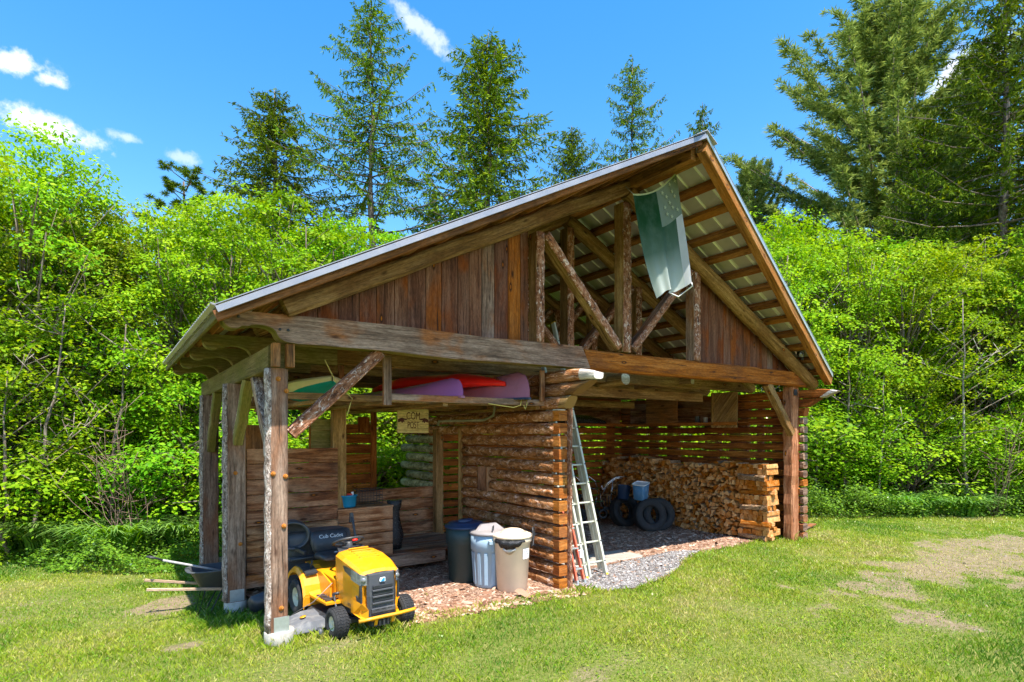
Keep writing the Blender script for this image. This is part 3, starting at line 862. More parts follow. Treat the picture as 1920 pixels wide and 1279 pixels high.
# ------------------------------------------------------------------ things
M['yellow'] = plain('yellow_paint', (.80, .32, .006), .38, 0, var=.04, spec=.5, coat=.4, dirt=(.40, .22, .04), dirt_amt=.45, dscale=5)
M['black_pl'] = plain('black_plastic', (.028, .03, .034), .42, 0, var=.15, dirt=(.09, .09, .085), dirt_amt=.5)
M['grey_pl'] = plain('charcoal_plastic', (.06, .065, .072), .5, 0, var=.12, dirt=(.14, .14, .13), dirt_amt=.5)
M['grille'] = plain('grille_grey', (.055, .058, .064), .45, 0, var=.1, dirt=(.22, .21, .19), dirt_amt=.3)
M['rubber'] = plain('tyre_rubber', (.022, .022, .023), .8, 0, var=.25, nscale=15, bstr=.5, dirt=(.08, .075, .065), dirt_amt=.35)
M['rim'] = plain('cream_rim', (.62, .58, .42), .5, 0, var=.06, dirt=(.25, .2, .12), dirt_amt=.5)
M['deck_grey'] = plain('scuffed_grey_steel', (.12, .125, .135), .6, .0, var=.12, dirt=(.28, .27, .25), dirt_amt=.55, dscale=9)
M['lens'] = plain('headlamp_lens', (.22, .23, .235), .12, .3, var=.3, nscale=30, spec=.8)
M['chrome'] = plain('bright_tube', (.70, .70, .70), .25, .8, var=.1)
M['red'] = plain('red_plastic', (.65, .02, .015), .4)
M['white'] = plain('white_plastic', (.8, .8, .78), .5)
M['blue_logo'] = plain('blue_badge', (.02, .25, .60), .4)
M['letter'] = plain('pale_lettering', (.55, .55, .55), .5)
M['cable'] = plain('steel_cable', (.25, .22, .2), .5, .4)

def tyre_tread(b, c, axis, ro, w, n=40, m=0):
    """chevron lugs standing on the tyre's tread"""
    A = Vector(axis).normalized(); X = A.cross(Vector((0, 0, 1))).normalized(); Y = A.cross(X)
    C = Vector(c)
    rows = 4
    for k in range(n):
        for q in range(rows):
            a0 = 2 * PI * (k + (.5 if q % 2 else 0)) / n
            h0 = -w * .40 + w * .80 * q / rows + .002; h1 = h0 + w * .80 / rows - .004
            da = 2 * PI / n * .30; sk = 2 * PI / n * .45 * (1 if q % 2 else -1)
            def P(a, h, r): return C + A * h + (X * math.cos(a) + Y * math.sin(a)) * r
            r0, r1 = ro - .006, ro + .009 - .05 * abs(h0 + h1) * .5
            pts = [P(a0 - da, h0, r1), P(a0 + da, h0, r1), P(a0 + da + sk, h1, r1), P(a0 - da + sk, h1, r1)]
            low = [P(a0 - da * 1.3, h0, r0), P(a0 + da * 1.3, h0, r0), P(a0 + da * 1.3 + sk, h1, r0), P(a0 - da * 1.3 + sk, h1, r0)]
            kk = len(b.v)
            for p in pts + low: b.v.append(p)
            b.face((kk, kk + 1, kk + 2, kk + 3), None, .5, m)
            for j in range(4): b.face((kk + j, kk + 4 + j, kk + 4 + (j + 1) % 4, kk + (j + 1) % 4), None, .5, m)
def tyre_prof(ro, ri, w):
    P = []
    h = w / 2
    for (r, z) in ((ri, -h * .78), (ri + (ro - ri) * .35, -h * 1.0), (ri + (ro - ri) * .7, -h * 1.02), (ro - .012, -h * .88), (ro, -h * .7), (ro + .003, 0), (ro, h * .7), (ro - .012, h * .88), (ri + (ro - ri) * .7, h * 1.02), (ri + (ro - ri) * .35, h * 1.0), (ri, h * .78)): P.append((r, z))
    return P
def wheel(parent, c, ro, ri, w, lugs=34):
    b = MB(); b.lathe(tyre_prof(ro, ri, w), c, (1, 0, 0), n=40); tyre_tread(b, c, (1, 0, 0), ro, w, lugs)
    t = b.build('tyre', M['rubber'], parent)
    b = MB(); h = w / 2
    for s in (-1, 1):
        b.lathe([(ri + .004, s * h * .80), (ri * .92, s * h * .74), (ri * .85, s * h * .45), (ri * .45, s * h * .35), (ri * .40, s * h * .6), (.0, s * h * .62)], c, (1, 0, 0), n=28)
    b.build('rim', M['rim'], t)
    return t
# ---- lawn tractor
MW = thing('lawn_tractor', 'yellow and black ride-on lawn tractor with rear grass bagger parked by the front post', 'lawn tractor', (.955, -.18, -.005), R(3.5)); MW.scale = (.97, .95, .90)
for (x, y, ro, ri, w, n_) in ((-.40, 0, .175, .085, .16, 30), (.40, 0, .175, .085, .16, 30)): wheel(MW, (x, y, ro), ro, ri, w, n_)
for x in (-.40, .40): wheel(MW, (x, 1.12, .235), .235, .12, .22, 34)
def sec(y, xb, xt, zb, zt, ch=.05, crown=.02):
    return [(-xb, y, zb), (-xb - .008, y, zb + (zt - zb) * .45), (-xt, y, zt - ch), (-xt + ch * .8, y, zt - ch * .15), (-xt * .3, y, zt + crown), (xt * .3, y, zt + crown), (xt - ch * .8, y, zt - ch * .15), (xt, y, zt - ch), (xb + .008, y, zb + (zt - zb) * .45), (xb, y, zb)]
b = MB()
b.loft([sec(-.20, .17, .185, .40, .755, .03, .012), sec(-.235, .19, .205, .31, .750, .025, .012), sec(-.21, .205, .225, .30, .785, .032, .014), sec(-.02, .235, .255, .30, .850, .04, .016), sec(.20, .245, .265, .30, .895, .045, .016), sec(.42, .235, .25, .32, .915, .05, .016), sec(.50, .215, .225, .36, .90, .05, .014)], sm=False)
hood = b.build('hood', M['yellow'], MW)
b = MB()
for k in range(5):    # louvres pressed in the hood's top
    b.beam((-.11, .08 + k * .075, .888 + k * .0135), (.13, .08 + k * .075, .888 + k * .0135), .022, .016, ch=.005)
b.build('hood_louvre', M['yellow'], hood)
# yellow cheeks that wrap the nose
for s in (-1, 1):
    b = MB()
    b.prism([(s * .225, -.255, .24), (s * .165, -.285, .235), (s * .160, -.285, .34), (s * .195, -.27, .40), (s * .225, -.255, .42), (s * .255, -.10, .44), (s * .262, -.10, .28)], (0, .06, 0))
    b.build('cheek_panel', M['yellow'], MW)
b = MB()   # grille
b.loft([[(-.165, -.262, .245), (-.175, -.262, .50), (-.165, -.232, .755), (.165, -.232, .755), (.175, -.262, .50), (.165, -.262, .245)],
        [(-.145, -.292, .235), (-.150, -.292, .50), (-.145, -.262, .738), (.145, -.262, .738), (.150, -.292, .50), (.145, -.292, .235)]])
gr = b.build('grille', M['grille'], MW)
b = MB()
for k, z in enumerate((.60, .525, .45)): b.beam((-.115, -.292, z), (.115, -.292, z), .018, .040, ch=.006)
b.build('grille_vent', M['black_pl'], gr)
b = MB()
for k, z in enumerate((.562, .488, .412)): b.beam((-.125, -.30, z), (.125, -.30, z), .03, .022, ch=.006)
b.beam((-.14, -.303, .33), (.14, -.303, .33), .03, .055, ch=.01)
b.build('grille_bar', M['grille'], gr)
b = MB()
for x in (-.075, 0, .075): b.box((x, -.3195, .345), (.045, .004, .012))
b.build('grille_slot', M['black_pl'], gr)
b = MB(); b.prism([(-.032, -.288, .655), (-.036, -.287, .672), (-.028, -.284, .700), (.024, -.283, .704), (.033, -.284, .698), (.032, -.288, .660), (.024, -.289, .652)], (0, -.004, 0)); bd = b.build('badge', M['white'], gr)
b = MB(); b.prism([(-.026, -.292, .660), (.022, -.292, .660), (.026, -.292, .690), (.008, -.292, .698)], (0, -.005, 0)); b.build('emblem', M['blue_logo'], bd)
for s in (-1, 1):   # headlights
    b = MB()
    b.loft([[(s * .172, -.270, .630), (s * .172, -.264, .738), (s * .226, -.222, .752), (s * .232, -.212, .625)],
            [(s * .246, -.15, .640), (s * .244, -.15, .765), (s * .262, -.05, .79), (s * .266, -.05, .67)]])
    b.lathe([(0, 0), (.026, .004), (.030, -.01)], (s * .205, -.250, .690), (s * .4, -1, .1), n=14)
    b.build('headlight', M['lens'], MW)
    b = MB(); b.loft([[(s * .262, -.07, .688), (s * .259, -.07, .79), (s * .274, .10, .80), (s * .276, .10, .745)], [(s * .268, .10, .745), (s * .266, .10, .80), (s * .270, .16, .80), (s * .272, .16, .79)]])
    b.build('headlight_shroud', M['black_pl'], MW)
    b = MB(); b.prism([(s * .212, -.232, .63), (s * .214, -.20, .62), (s * .214, -.19, .47), (s * .222, -.12, .49), (s * .220, -.15, .42), (s * .214, -.19, .37), (s * .210, -.232, .39)], (s * .020, 0, 0)); b.build('side_vent', M['black_pl'], MW)
# bumper
b = MB(); b.tube([(-.30, -.34, .255), (-.15, -.36, .262), (0, -.365, .265), (.15, -.36, .262), (.36, -.335, .262), (.385, -.32, .264)], .021, n=10)
for s in (-1, 1): b.beam((s * .10, -.355, .25), (s * .09, -.20, .17), .035, .01); b.beam((s * .10, -.357, .25), (s * .10, -.33, .17), .035, .01)
b.build('bumper', M['yellow'], MW)
b = MB()
b.box((0, .0, .165), (.66, .055, .05)); b.box((0, .35, .235), (.36, 1.1, .10)); b.box((0, -.20, .17), (.22, .10, .09))
for x in (-.07, -.02, .03, .08): b.box((x, -.262, .165), (.02, .02, .08))
for s in (-1, 1): b.tube([(s * .30, 0, .16), (s * .33, .0, .22)], .022, n=8); b.tube([(s * .12, .12, .18), (s * .31, .06, .18)], .011, n=6)
b.build('axle', M['black_pl'], MW)
# footrests, fenders, body
b = MB()
for s in (-1, 1):
    b = MB()
    b.loft([[(s * .22, .30, .30), (s * .22, .30, .33), (s * .40, .33, .32), (s * .40, .33, .295)], [(s * .22, .80, .30), (s * .22, .80, .335), (s * .42, .80, .325), (s * .42, .80, .295)], [(s * .22, .92, .46), (s * .22, .92, .50), (s * .46, .90, .49), (s * .46, .90, .45)]])
    b.build('footrest', M['yellow'], MW)
b = MB()
for s in (-1, 1):
    for k in range(5): b.box((s * .31, .40 + k * .07, .337), (.15, .03, .012), m=1)
b.build('foot_pad', [M['black_pl'], M['black_pl']], MW)
b = MB()
for s in (-1, 1):
    ring = []
    for k in range(9):
        a = R(195 - 160 * k / 8); cy, cz = 1.14, .27
        y = cy + .33 * math.cos(a); z = cz + .33 * math.sin(a) * 1.02
        ring.append([(s * .20, y, z), (s * .20, y + .0, z + .03), (s * .47, y, z + .025), (s * .50, y, z - .01), (s * .49, y, z - .05), (s * .475, y, z - .005)])
    b.loft(ring)
    b.prism([(s * .27, .50, .33), (s * .27, .50, .52), (s * .27, .80, .60), (s * .27, 1.35, .60), (s * .27, 1.40, .40), (s * .27, .95, .30)], (s * .02, 0, 0))
b.loft([[(-.24, .48, .30), (-.24, .48, .55), (.24, .48, .55), (.24, .48, .30)], [(-.27, .85, .32), (-.27, .85, .60), (.27, .85, .60), (.27, .85, .32)], [(-.27, 1.42, .35), (-.27, 1.42, .62), (.27, 1.42, .62), (.27, 1.42, .35)]])
b.build('fender', M['yellow'], MW)
for s in (-1, 1):
    b = MB(); b.loft([[(s * .30, .88, .565), (s * .30, .88, .59), (s * .44, .88, .58), (s * .44, .88, .55)], [(s * .30, 1.05, .615), (s * .30, 1.05, .645), (s * .45, 1.05, .635), (s * .45, 1.05, .60)], [(s * .30, 1.25, .612), (s * .30, 1.25, .642), (s * .45, 1.25, .63), (s * .45, 1.25, .60)]])
    b.tube([(s * .36, .98, .60), (s * .34, .97, .70), (s * .33, 1.0, .73)], .010, n=6)
    b.build('fender_console', M['black_pl'], MW)
# dash, steering
b = MB(); b.loft([[(-.17, .48, .55), (-.19, .48, .89), (.19, .48, .89), (.17, .48, .55)], [(-.14, .62, .55), (-.15, .64, .94), (.15, .64, .94), (.14, .62, .55)]]); b.build('dashboard', M['black_pl'], MW)
b = MB(); cen = Vector((0, .66, .985)); nn = Vector((0, .45, 1)).normalized(); xx = Vector((1, 0, 0)); yy = nn.cross(xx)
b.tube([cen + xx * math.cos(2 * PI * k / 28) * .18 + yy * math.sin(2 * PI * k / 28) * .18 for k in range(28)], .017, n=8, closed=True, up=tuple(nn))
for a in (90, 210, 330): b.beam(cen - nn * .03, cen + xx * math.cos(R(a)) * .175 + yy * math.sin(R(a)) * .175, .035, .014)
b.lathe([(0, .0), (.045, -.01), (.05, -.04), (.03, -.16)], cen, nn, n=16)
sw = b.build('steering_wheel', M['black_pl'], MW)
b = MB(); b.lathe([(.0, .02), (.032, .015), (.035, 0), (.03, -.01)], (.06, .60, 1.0) , (0, .4, 1), n=14); b.build('red_knob', M['red'], MW)
# seat
b = MB()
def rsec(cy, cz, w, h, a, x0=0, n=16):
    out_ = []
    for k in range(n):
        t = 2 * PI * k / n; u = math.copysign(abs(math.cos(t)) ** .45, math.cos(t)) * w / 2; v = math.copysign(abs(math.sin(t)) ** .45, math.sin(t)) * h / 2
        out_.append((x0 + u, cy + v * math.sin(a), cz + v * math.cos(a)))
    return out_
b.loft([rsec(.90, .74, .36, .03, R(20)), rsec(.90, .74, .42, .08, R(20)), rsec(1.0, .745, .46, .10, R(5)), rsec(1.2, .73, .46, .10, 0), rsec(1.27, .73, .40, .08, 0)], sm=True)
seat = b.build('seat', M['black_pl'], MW)
b = MB()
def hsec(z, y, w, d, n=18):
    return [(math.copysign(abs(math.cos(2 * PI * k / n)) ** .45, math.cos(2 * PI * k / n)) * w / 2, y + math.copysign(abs(math.sin(2 * PI * k / n)) ** .6, math.sin(2 * PI * k / n)) * d / 2, z) for k in range(n)]
b.loft([hsec(.76, 1.25, .40, .06), hsec(.79, 1.255, .46, .11), hsec(.88, 1.27, .50, .13), hsec(.99, 1.30, .49, .13), hsec(1.04, 1.32, .44, .10), hsec(1.055, 1.325, .32, .04)], sm=True)
bk = b.build('seat_back', M['black_pl'], MW)
text_mesh('Cub Cadet', .072, M['letter'], 'seat_lettering', bk, frame((-.0, 1.222, .975), (1, 0, 0), (0, .22, 1)), .002)
b = MB(); b.box((0, .985, .79), (.10, .004, .03), rot=Matrix.Rotation(R(-65), 3, 'X')); b.build('seat_label', M['letter'], seat)
text_mesh('XT2', .05, M['black_pl'], 'model_lettering', MW, frame((-.2475, .04, .345), (0, -1, 0), (0, 0, 1)), .001)
b = MB(); b.tube([(.26, 1.1, .72), (.29, 1.12, .95), (.285, 1.20, 1.16), (.27, 1.24, 1.24)], .016, n=8); b.loft([[(.25, 1.20, 1.14), (.31, 1.20, 1.14), (.31, 1.24, 1.14), (.25, 1.24, 1.14)], [(.26, 1.22, 1.27), (.30, 1.22, 1.27), (.30, 1.25, 1.27), (.26, 1.25, 1.27)]]); b.build('lever', M['black_pl'], MW)
# mower deck with discharge chute on the left
b = MB()
ring0 = [(-.50, .36), (-.42, .25), (.42, .25), (.52, .42), (.52, .72), (.42, .88), (-.42, .88), (-.50, .72)]
b.loft([[(x * 1.0, y, .07) for x, y in ring0], [(x * 1.0, y, .14) for x, y in ring0], [(x * .9, .56 + (y - .56) * .85, .18) for x, y in ring0], [(x * .5, .56 + (y - .56) * .6, .19) for x, y in ring0]])
b.build('mower_deck', M['black_pl'], MW)
b = MB()
b.loft([[(-.44, .26, .16), (-.44, .22, .08), (-.44, .22, .07), (-.44, .76, .07), (-.44, .76, .14), (-.44, .62, .20)],
        [(-.60, .24, .165), (-.62, .20, .07), (-.62, .20, .06), (-.60, .74, .06), (-.60, .74, .12), (-.60, .60, .20)],
        [(-.82, .30, .12), (-.86, .27, .045), (-.86, .27, .035), (-.84, .70, .035), (-.84, .70, .08), (-.82, .58, .14)]])
ch_ = b.build('discharge_chute', M['deck_grey'], MW)
b = MB(); b.lathe([(0, .0), (.035, 0), (.035, .004), (0, .004)], (-.64, .40, .192), (-.25, 0, 1), n=14); b.build('warning_sticker', M['yellow'], ch_)
b = MB(); b.lathe(tyre_prof(.06, .02, .05), (-.55, .12, .06), (1, 0, 0), n=18); b.build('gauge_wheel', M['grey_pl'], MW)
b = MB(); b.tube([(-.28, .12, .19), (-.29, .30, .24), (-.30, .36, .40), (-.31, .37, .41)], .014, n=8); b.tube([(-.31, .36, .41), (-.18, .36, .415)], .019, n=10); b.build('brake_pedal', M['black_pl'], MW)
b = MB(); b.tube([(-.27, .48, .52), (-.47, .55, .30), (-.66, .72, .14)], .005, n=5); b.build('lift_cable', M['cable'], MW)
# bagger
b = MB()
b.loft([hsec(.62, 1.78, .86, .42), hsec(.70, 1.78, .92, .48), hsec(.90, 1.78, .92, .48), hsec(.97, 1.76, .88, .42), hsec(1.0, 1.75, .70, .30)], sm=True)
b.loft([[(-.44, 1.60, .62), (-.05, 1.60, .62), (-.05, 1.98, .62), (-.44, 1.98, .62)], [(-.42, 1.62, .22), (-.07, 1.62, .22), (-.07, 1.96, .22), (-.42, 1.96, .22)]])
b.loft([[(.44, 1.60, .62), (.05, 1.60, .62), (.05, 1.98, .62), (.44, 1.98, .62)], [(.42, 1.62, .22), (.07, 1.62, .22), (.07, 1.96, .22), (.42, 1.96, .22)]])
b.box((0, 1.50, .66), (.94, .05, .04))
bg_ = b.build('bagger', M['grey_pl'], MW)
b = MB()   # open mouth of the elbow hood
cen = Vector((-.40, 1.50, .98)); axv = Vector((-.25, -1, .0)).normalized()
b.lathe([(.165, -.42), (.19, -.30), (.19, -.05), (.20, 0), (.185, .015), (.165, .0), (.15, -.20), (.0, -.22)], cen, axv, n=26, ell=(1, 1.1))
b.build('bagger_elbow', M['grey_pl'], bg_)
b = MB(); b.tube([(-.52, 1.50, .80), (-.50, 1.46, .70)], .012, n=6); b.build('yellow_latch', M['yellow'], bg_)
b = MB(); b.beam((-.30, 1.30, .76), (-.36, 1.52, .80), .05, .05); b.beam((.30, 1.30, .76), (.36, 1.52, .80), .05, .05); b.tube([(-.45, 1.42, .66), (0, 1.40, .68), (.45, 1.42, .66)], .02, n=8); b.build('bagger_frame', M['black_pl'], MW)

# ---- dustbins
def lid_dome(b, r, z, h, rise=.04):
    b.lathe([(r * 1.03, z - .03), (r * 1.06, z - .025), (r * 1.06, z), (r * 1.0, z + .012), (r * .90, z + .018), (r * .85, z + rise * .8), (r * .5, z + rise), (0, z + rise)], n=40)
M['can_tan'] = plain('beige_plastic', (.76, .60, .42), .5, 0, var=.04, dirt=(.38, .30, .2), dirt_amt=.3)
M['can_blue'] = plain('grey_blue_plastic', (.30, .42, .52), .5, 0, var=.05, dirt=(.33, .38, .40), dirt_amt=.4)
M['can_green'] = plain('dark_green_plastic', (.022, .045, .045), .5, 0, var=.1, dirt=(.05, .07, .07), dirt_amt=.4)
M['lid_navy'] = plain('navy_plastic', (.015, .035, .085), .45, 0, var=.1, dirt=(.05, .07, .1), dirt_amt=.4)
M['lid_taupe'] = plain('taupe_plastic', (.28, .25, .24), .5, 0, var=.06, dirt=(.2, .18, .16), dirt_amt=.4)
M['bag'] = plain('black_bin_liner', (.02, .02, .022), .25, 0, var=.2, nscale=18, bstr=.8)
C1 = thing('dustbin', 'tall dark green dustbin with a navy blue lid, furthest from the log wall end', 'dustbin', (2.90, 1.06, .0), R(10), 'dustbins in front of the log wall')
b = MB(); b.lathe([(0, .01), (.225, .01), (.24, .03), (.27, .55), (.285, .56), (.29, .80), (.28, .80)], n=40); b.build('body', M['can_green'], C1)
b = MB(); lid_dome(b, .29, .815, .0, .055); b.lathe([(.06, 0), (.07, .03), (.05, .045), (0, .045)], (0, 0, .86), n=20, ell=(2, 1)); b.build('lid', M['lid_navy'], C1)
C2 = thing('dustbin', 'pale grey-blue dustbin with a taupe domed lid, between the green and the beige ones', 'dustbin', (3.02, .60, .0), R(-6), 'dustbins in front of the log wall')
b = MB(); b.lathe([(0, .01), (.20, .01), (.215, .03), (.245, .52), (.262, .53), (.27, .76), (.262, .76)], n=40)
for k in range(14):
    a = 2 * PI * k / 14; b.beam((math.cos(a) * .220, math.sin(a) * .220, .06), (math.cos(a) * .248, math.sin(a) * .248, .50), .05, .012, up=(math.cos(a), math.sin(a), 0))
b.box((-.08, -.262, .66), (.13, .05, .05)); b.box((-.08, -.262, .60), (.02, .03, .12)); b.box((.06, -.258, .60), (.02, .03, .12))
b.build('body', M['can_blue'], C2)
b = MB(); lid_dome(b, .27, .775, .0, .03); b.loft([[(-.24, -.02, .79), (-.22, 0, .80), (.22, 0, .80), (.24, -.02, .79), (.22, -.05, .79), (-.22, -.05, .79)], [(-.13, .03, .88), (-.12, .05, .885), (.12, .05, .885), (.13, .03, .88), (.12, .0, .88), (-.12, .0, .88)]]); b.build('lid', M['lid_taupe'], C2)
C3 = thing('dustbin', 'beige dustbin with black wire handles, a white label and liner bag hanging out', 'dustbin', (3.17, .25, .0), R(-8), 'dustbins in front of the log wall')
b = MB(); b.lathe([(0, .0), (.195, .0), (.21, .02), (.25, .66), (.268, .68), (.272, .745), (.262, .745)], n=44)
b.build('body', M['can_tan'], C3)
b = MB(); lid_dome(b, .265, .765, .0, .035)
b.loft([[(x, y - .16, .785 + .002 * 0), (x, y + .16, .785), (x + .05, y + .10, .795), (x + .05, y - .10, .795)] for x, y in ((-.10, 0), (-.05, 0))]); 
b.loft([[(x, -.02 - w, .79), (x, -.02 + w, .79), (x, -.02 + w * .7, h), (x, -.02 - w * .7, h)] for x, w, h in ((-.19, .05, .80), (-.10, .08, .845), (0, .09, .855), (.10, .08, .845), (.19, .05, .80))], sm=True)
b.build('lid', M['can_tan'], C3)
for (hx, hy, ax) in ((.22, -.19, 1), (-.22, .14, -1)):
    b = MB(); tt = Vector((-hy, hx, 0)).normalized(); rr_ = Vector((hx, hy, 0)).normalized(); c0 = Vector((hx, hy, 0))
    q = [c0 * .98 + tt * .055 + Vector((0, 0, .62)), c0 * 1.05 + tt * .055 + Vector((0, 0, .80)), c0 * 1.02 + tt * .045 + Vector((0, 0, .87)), c0 * 1.02 - tt * .045 + Vector((0, 0, .87)), c0 * 1.05 - tt * .055 + Vector((0, 0, .80)), c0 * .98 - tt * .055 + Vector((0, 0, .62))]
    b.tube(q, .009, n=7, closed=True, up=tuple(rr_)); b.build('wire_handle', M['black_pl'], C3)
b = MB(); secs = []
for k in range(15):
    a = R(185 + 95 * k / 14); t = math.sin(PI * k / 14); sag = .03 + .10 * t + .012 * math.sin(k * 2.3)
    r0 = .270; r1 = .280 + .012 * math.sin(k * 1.9)
    secs.append([(math.cos(a) * r0, math.sin(a) * r0, .735), (math.cos(a) * (r1 + .012), math.sin(a) * (r1 + .012), .70), (math.cos(a) * (r1 + .01 * t), math.sin(a) * (r1 + .01 * t), .735 - sag), (math.cos(a) * (r0 - .012), math.sin(a) * (r0 - .012), .735 - sag * .8)])
b.loft(secs, sm=True); b.build('liner_bag', M['bag'], C3)
b = MB(); secs = []
for k in range(7):
    a = R(215 + 38 * k / 6); t = math.sin(PI * k / 6); r1 = .268
    secs.append([(math.cos(a) * r1, math.sin(a) * r1, .62), (math.cos(a) * (r1 + .012), math.sin(a) * (r1 + .012), .60), (math.cos(a) * (r1 - .004), math.sin(a) * (r1 - .004), .60 - .065 * t)])
b.loft(secs, sm=True); b.build('white_bag', M['letter'], C3)
b = MB()
for k in range(6):
    a0, a1 = R(278 + k * 5), R(283 + k * 5); r0, r1 = .2485, .2555
    b.quad((math.cos(a0) * r0, math.sin(a0) * r0, .46), (math.cos(a1) * r0, math.sin(a1) * r0, .46), (math.cos(a1) * r1, math.sin(a1) * r1, .60), (math.cos(a0) * r1, math.sin(a0) * r1, .60))
lb = b.build('paper_label', M['white'], C3)
b = MB(); rg = random.Random(3)
for k in range(16):
    a0 = R(280 + rg.uniform(0, 20)); z = .47 + .12 * rg.random(); r0 = .2505 + (z - .46) * .05
    a1 = a0 + R(rg.uniform(1, 6)); b.quad((math.cos(a0) * r0, math.sin(a0) * r0, z), (math.cos(a1) * r0, math.sin(a1) * r0, z), (math.cos(a1) * r0, math.sin(a1) * r0, z + .004), (math.cos(a0) * r0, math.sin(a0) * r0, z + .004))
b.build('label_print', M['grey_pl'], lb)

# ---- ladders
M['alu'] = plain('ladder_aluminium', (.56, .56, .45), .5, .15, var=.08, nscale=9, dirt=(.35, .36, .25), dirt_amt=.35)
M['yellow_cap'] = plain('yellow_cap', (.85, .50, .02), .5)
LD = thing('extension_ladder', 'tall aluminium extension ladder rising past the log wall end into the loft', 'ladder', (4.61, .07, 0))
Bt = Vector((0, .0, 0)); Tp = Vector((-.03, 1.22, 4.04)); dr = (Tp - Bt).normalized(); nr = Vector((0, dr.z, -dr.y))
def channel(b, p0, p1, sx, w=.030, d=.075, t=.004):
    q = [(-w * sx * 0, -d / 2), (sx * w, -d / 2), (sx * w, -d / 2 + t), (sx * t, -d / 2 + t), (sx * t, d / 2 - t), (sx * w, d / 2 - t), (sx * w, d / 2), (0, d / 2)]
    b.sweep([p0, p1], q if sx > 0 else q, up=tuple(nr), m=0)
for sx, lx in ((1, -.22), (-1, .19)):
    b = MB(); X = Vector((lx, 0, 0)); b.beam(Bt + X, Tp + X, .042, .088, up=tuple(nr), ch=.008); b.beam(Bt + X + nr * .091 + dr * .1, Bt.lerp(Tp, .86) + X + nr * .091, .042, .086, up=tuple(nr), ch=.008)
    k = 0; z = .22
    rail = b.build('side_rail', M['alu'], LD)
    b = MB()
    for k in range(13):
        p = Bt + dr * (.22 + k * .305) + X
        for o in (-.014, .014): b.lathe([(0, 0), (.008, 0), (.008, .003), (0, .003)], p - nr * .0455 + Vector((o * .5, 0, 0)) * 1.0 + dr * 0, tuple(-nr), n=8)
    b.build('rivet', M['dark_metal'], rail)
    b = MB(); b.beam(Tp + X - dr * .02, Tp + X + dr * .02, .036, .085, up=tuple(nr)); b.beam(Bt + X + dr * .001, Bt + X + dr * .04, .04, .09, up=tuple(nr)); b.build('end_cap', M['yellow_cap'], rail)
for k in range(13):
    p = Bt + dr * (.22 + k * .305); b = MB(); b.tube([p + Vector((-.204, 0, 0)), p + Vector((.176, 0, 0))], .016, n=10); b.build('rung', M['alu'], LD)
L2 = thing('extension_ladder', 'shorter aluminium ladder section standing behind the tall one by the log wall', 'ladder', (4.29, .07, 0))
Bt = Vector((0, 0, 0)); Tp = Vector((0, .50, 1.92)); dr = (Tp - Bt).normalized(); nr = Vector((0, dr.z, -dr.y))
for lx in (-.17, .17):
    b = MB(); X = Vector((lx, 0, 0)); b.beam(Bt + X, Tp + X, .036, .085, up=tuple(nr), ch=.006); rail = b.build('side_rail', M['alu'], L2)
    b = MB(); b.beam(Bt + X + Vector((0, -.01, 0)), Bt + X + Vector((0, .08, .01)), .03, .04); b.build('rubber_foot', M['red'] if lx > 0 else M['black_pl'], rail)
for k in range(6):
    p = Bt + dr * (.20 + k * .305); b = MB(); b.tube([p + Vector((-.158, 0, 0)), p + Vector((.158, 0, 0))], .015, n=10); b.build('rung', M['alu'], L2)
M['orange_fg'] = plain('orange_fibreglass', (.70, .14, .07), .5, 0, var=.06, dirt=(.7, .45, .4), dirt_amt=.35, dscale=8)
L3 = thing('step_ladder', 'folded orange fibreglass stepladder leaning beside the log wall end', 'stepladder', (4.02, -.02, 0))
for (x0, x1) in ((.02, .01), (.16, .12)):
    b = MB(); b.beam((x0 + .0, -.10, .02), (x1 - .02, .20, 1.05), .03, .06, up=(0, 1, 0)); b.build('side_rail', M['orange_fg'], L3)
    b = MB(); b.beam((x0 + .001, -.103, .0), (x0, -.09, .07), .036, .066, up=(0, 1, 0)); b.build('foot', M['galv'], L3)
for k in range(3):
    b = MB(); b.box((.08, -.05 + k * .085, .22 + k * .28), (.13, .07, .02)); b.build('step', M['galv'], L3)
b = MB(); b.box((.164, -.015, .42), (.066, .062, .10)); b.build('label', M['white'], L3)

# ---- car tyres, bucket and the clutter behind
def cartyre(loc, rot, label):
    o = thing('car_tyre', label, 'tyre', loc, 0, 'old tyres beside the woodpile'); o.rotation_euler = rot
    b = MB(); ro, ri, w = .358, .205, .26; h = w / 2
    P = [(ri - .01, -h * .62), (ri, -h * .80), (ri + .03, -h * .92), (ri + .07, -h * 1.03), (ro - .035, -h * .97), (ro - .010, -h * .82), (ro, -h * .70), (ro + .004, 0), (ro, h * .70), (ro - .010, h * .82), (ro - .035, h * .97), (ri + .07, h * 1.03), (ri + .03, h * .92), (ri, h * .80), (ri - .01, h * .62), (ri + .06, h * .60), (ro - .03, h * .4), (ro - .03, -h * .4), (ri + .06, -h * .6), (ri - .01, -h * .62)]
    b.lathe(P, (0, 0, 0), (0, 1, 0), n=56); b.build('tyre_body', M['rubber'], o)
    b = MB(); tyre_tread(b, (0, 0, 0), (0, 1, 0), ro, w, 54); b.build('tread', M['rubber'], o)
    return o
cartyre((8.46, 2.40, .352), (R(-12), 0, R(-24)), 'front tyre of the pair leaning by the woodpile, under the blue bucket')
cartyre((8.74, 2.40, .35), (R(-10), 0, R(-28)), 'rear tyre of the pair, mostly hidden behind the front one by the woodpile')
cartyre((8.52, 3.22, .35), (R(-13), 0, R(-10)), 'tyre standing left of the pair, in front of the metal tube frames')
M['bucket'] = plain('blue_bucket', (.06, .17, .30), .5, 0, var=.12, nscale=5, dirt=(.28, .38, .46), dirt_amt=.5, dscale=8)
BK = thing('bucket', 'scuffed blue rectangular bucket with a white rim tipped on top of the tyres', 'bucket', (8.42, 2.62, .70), 0)
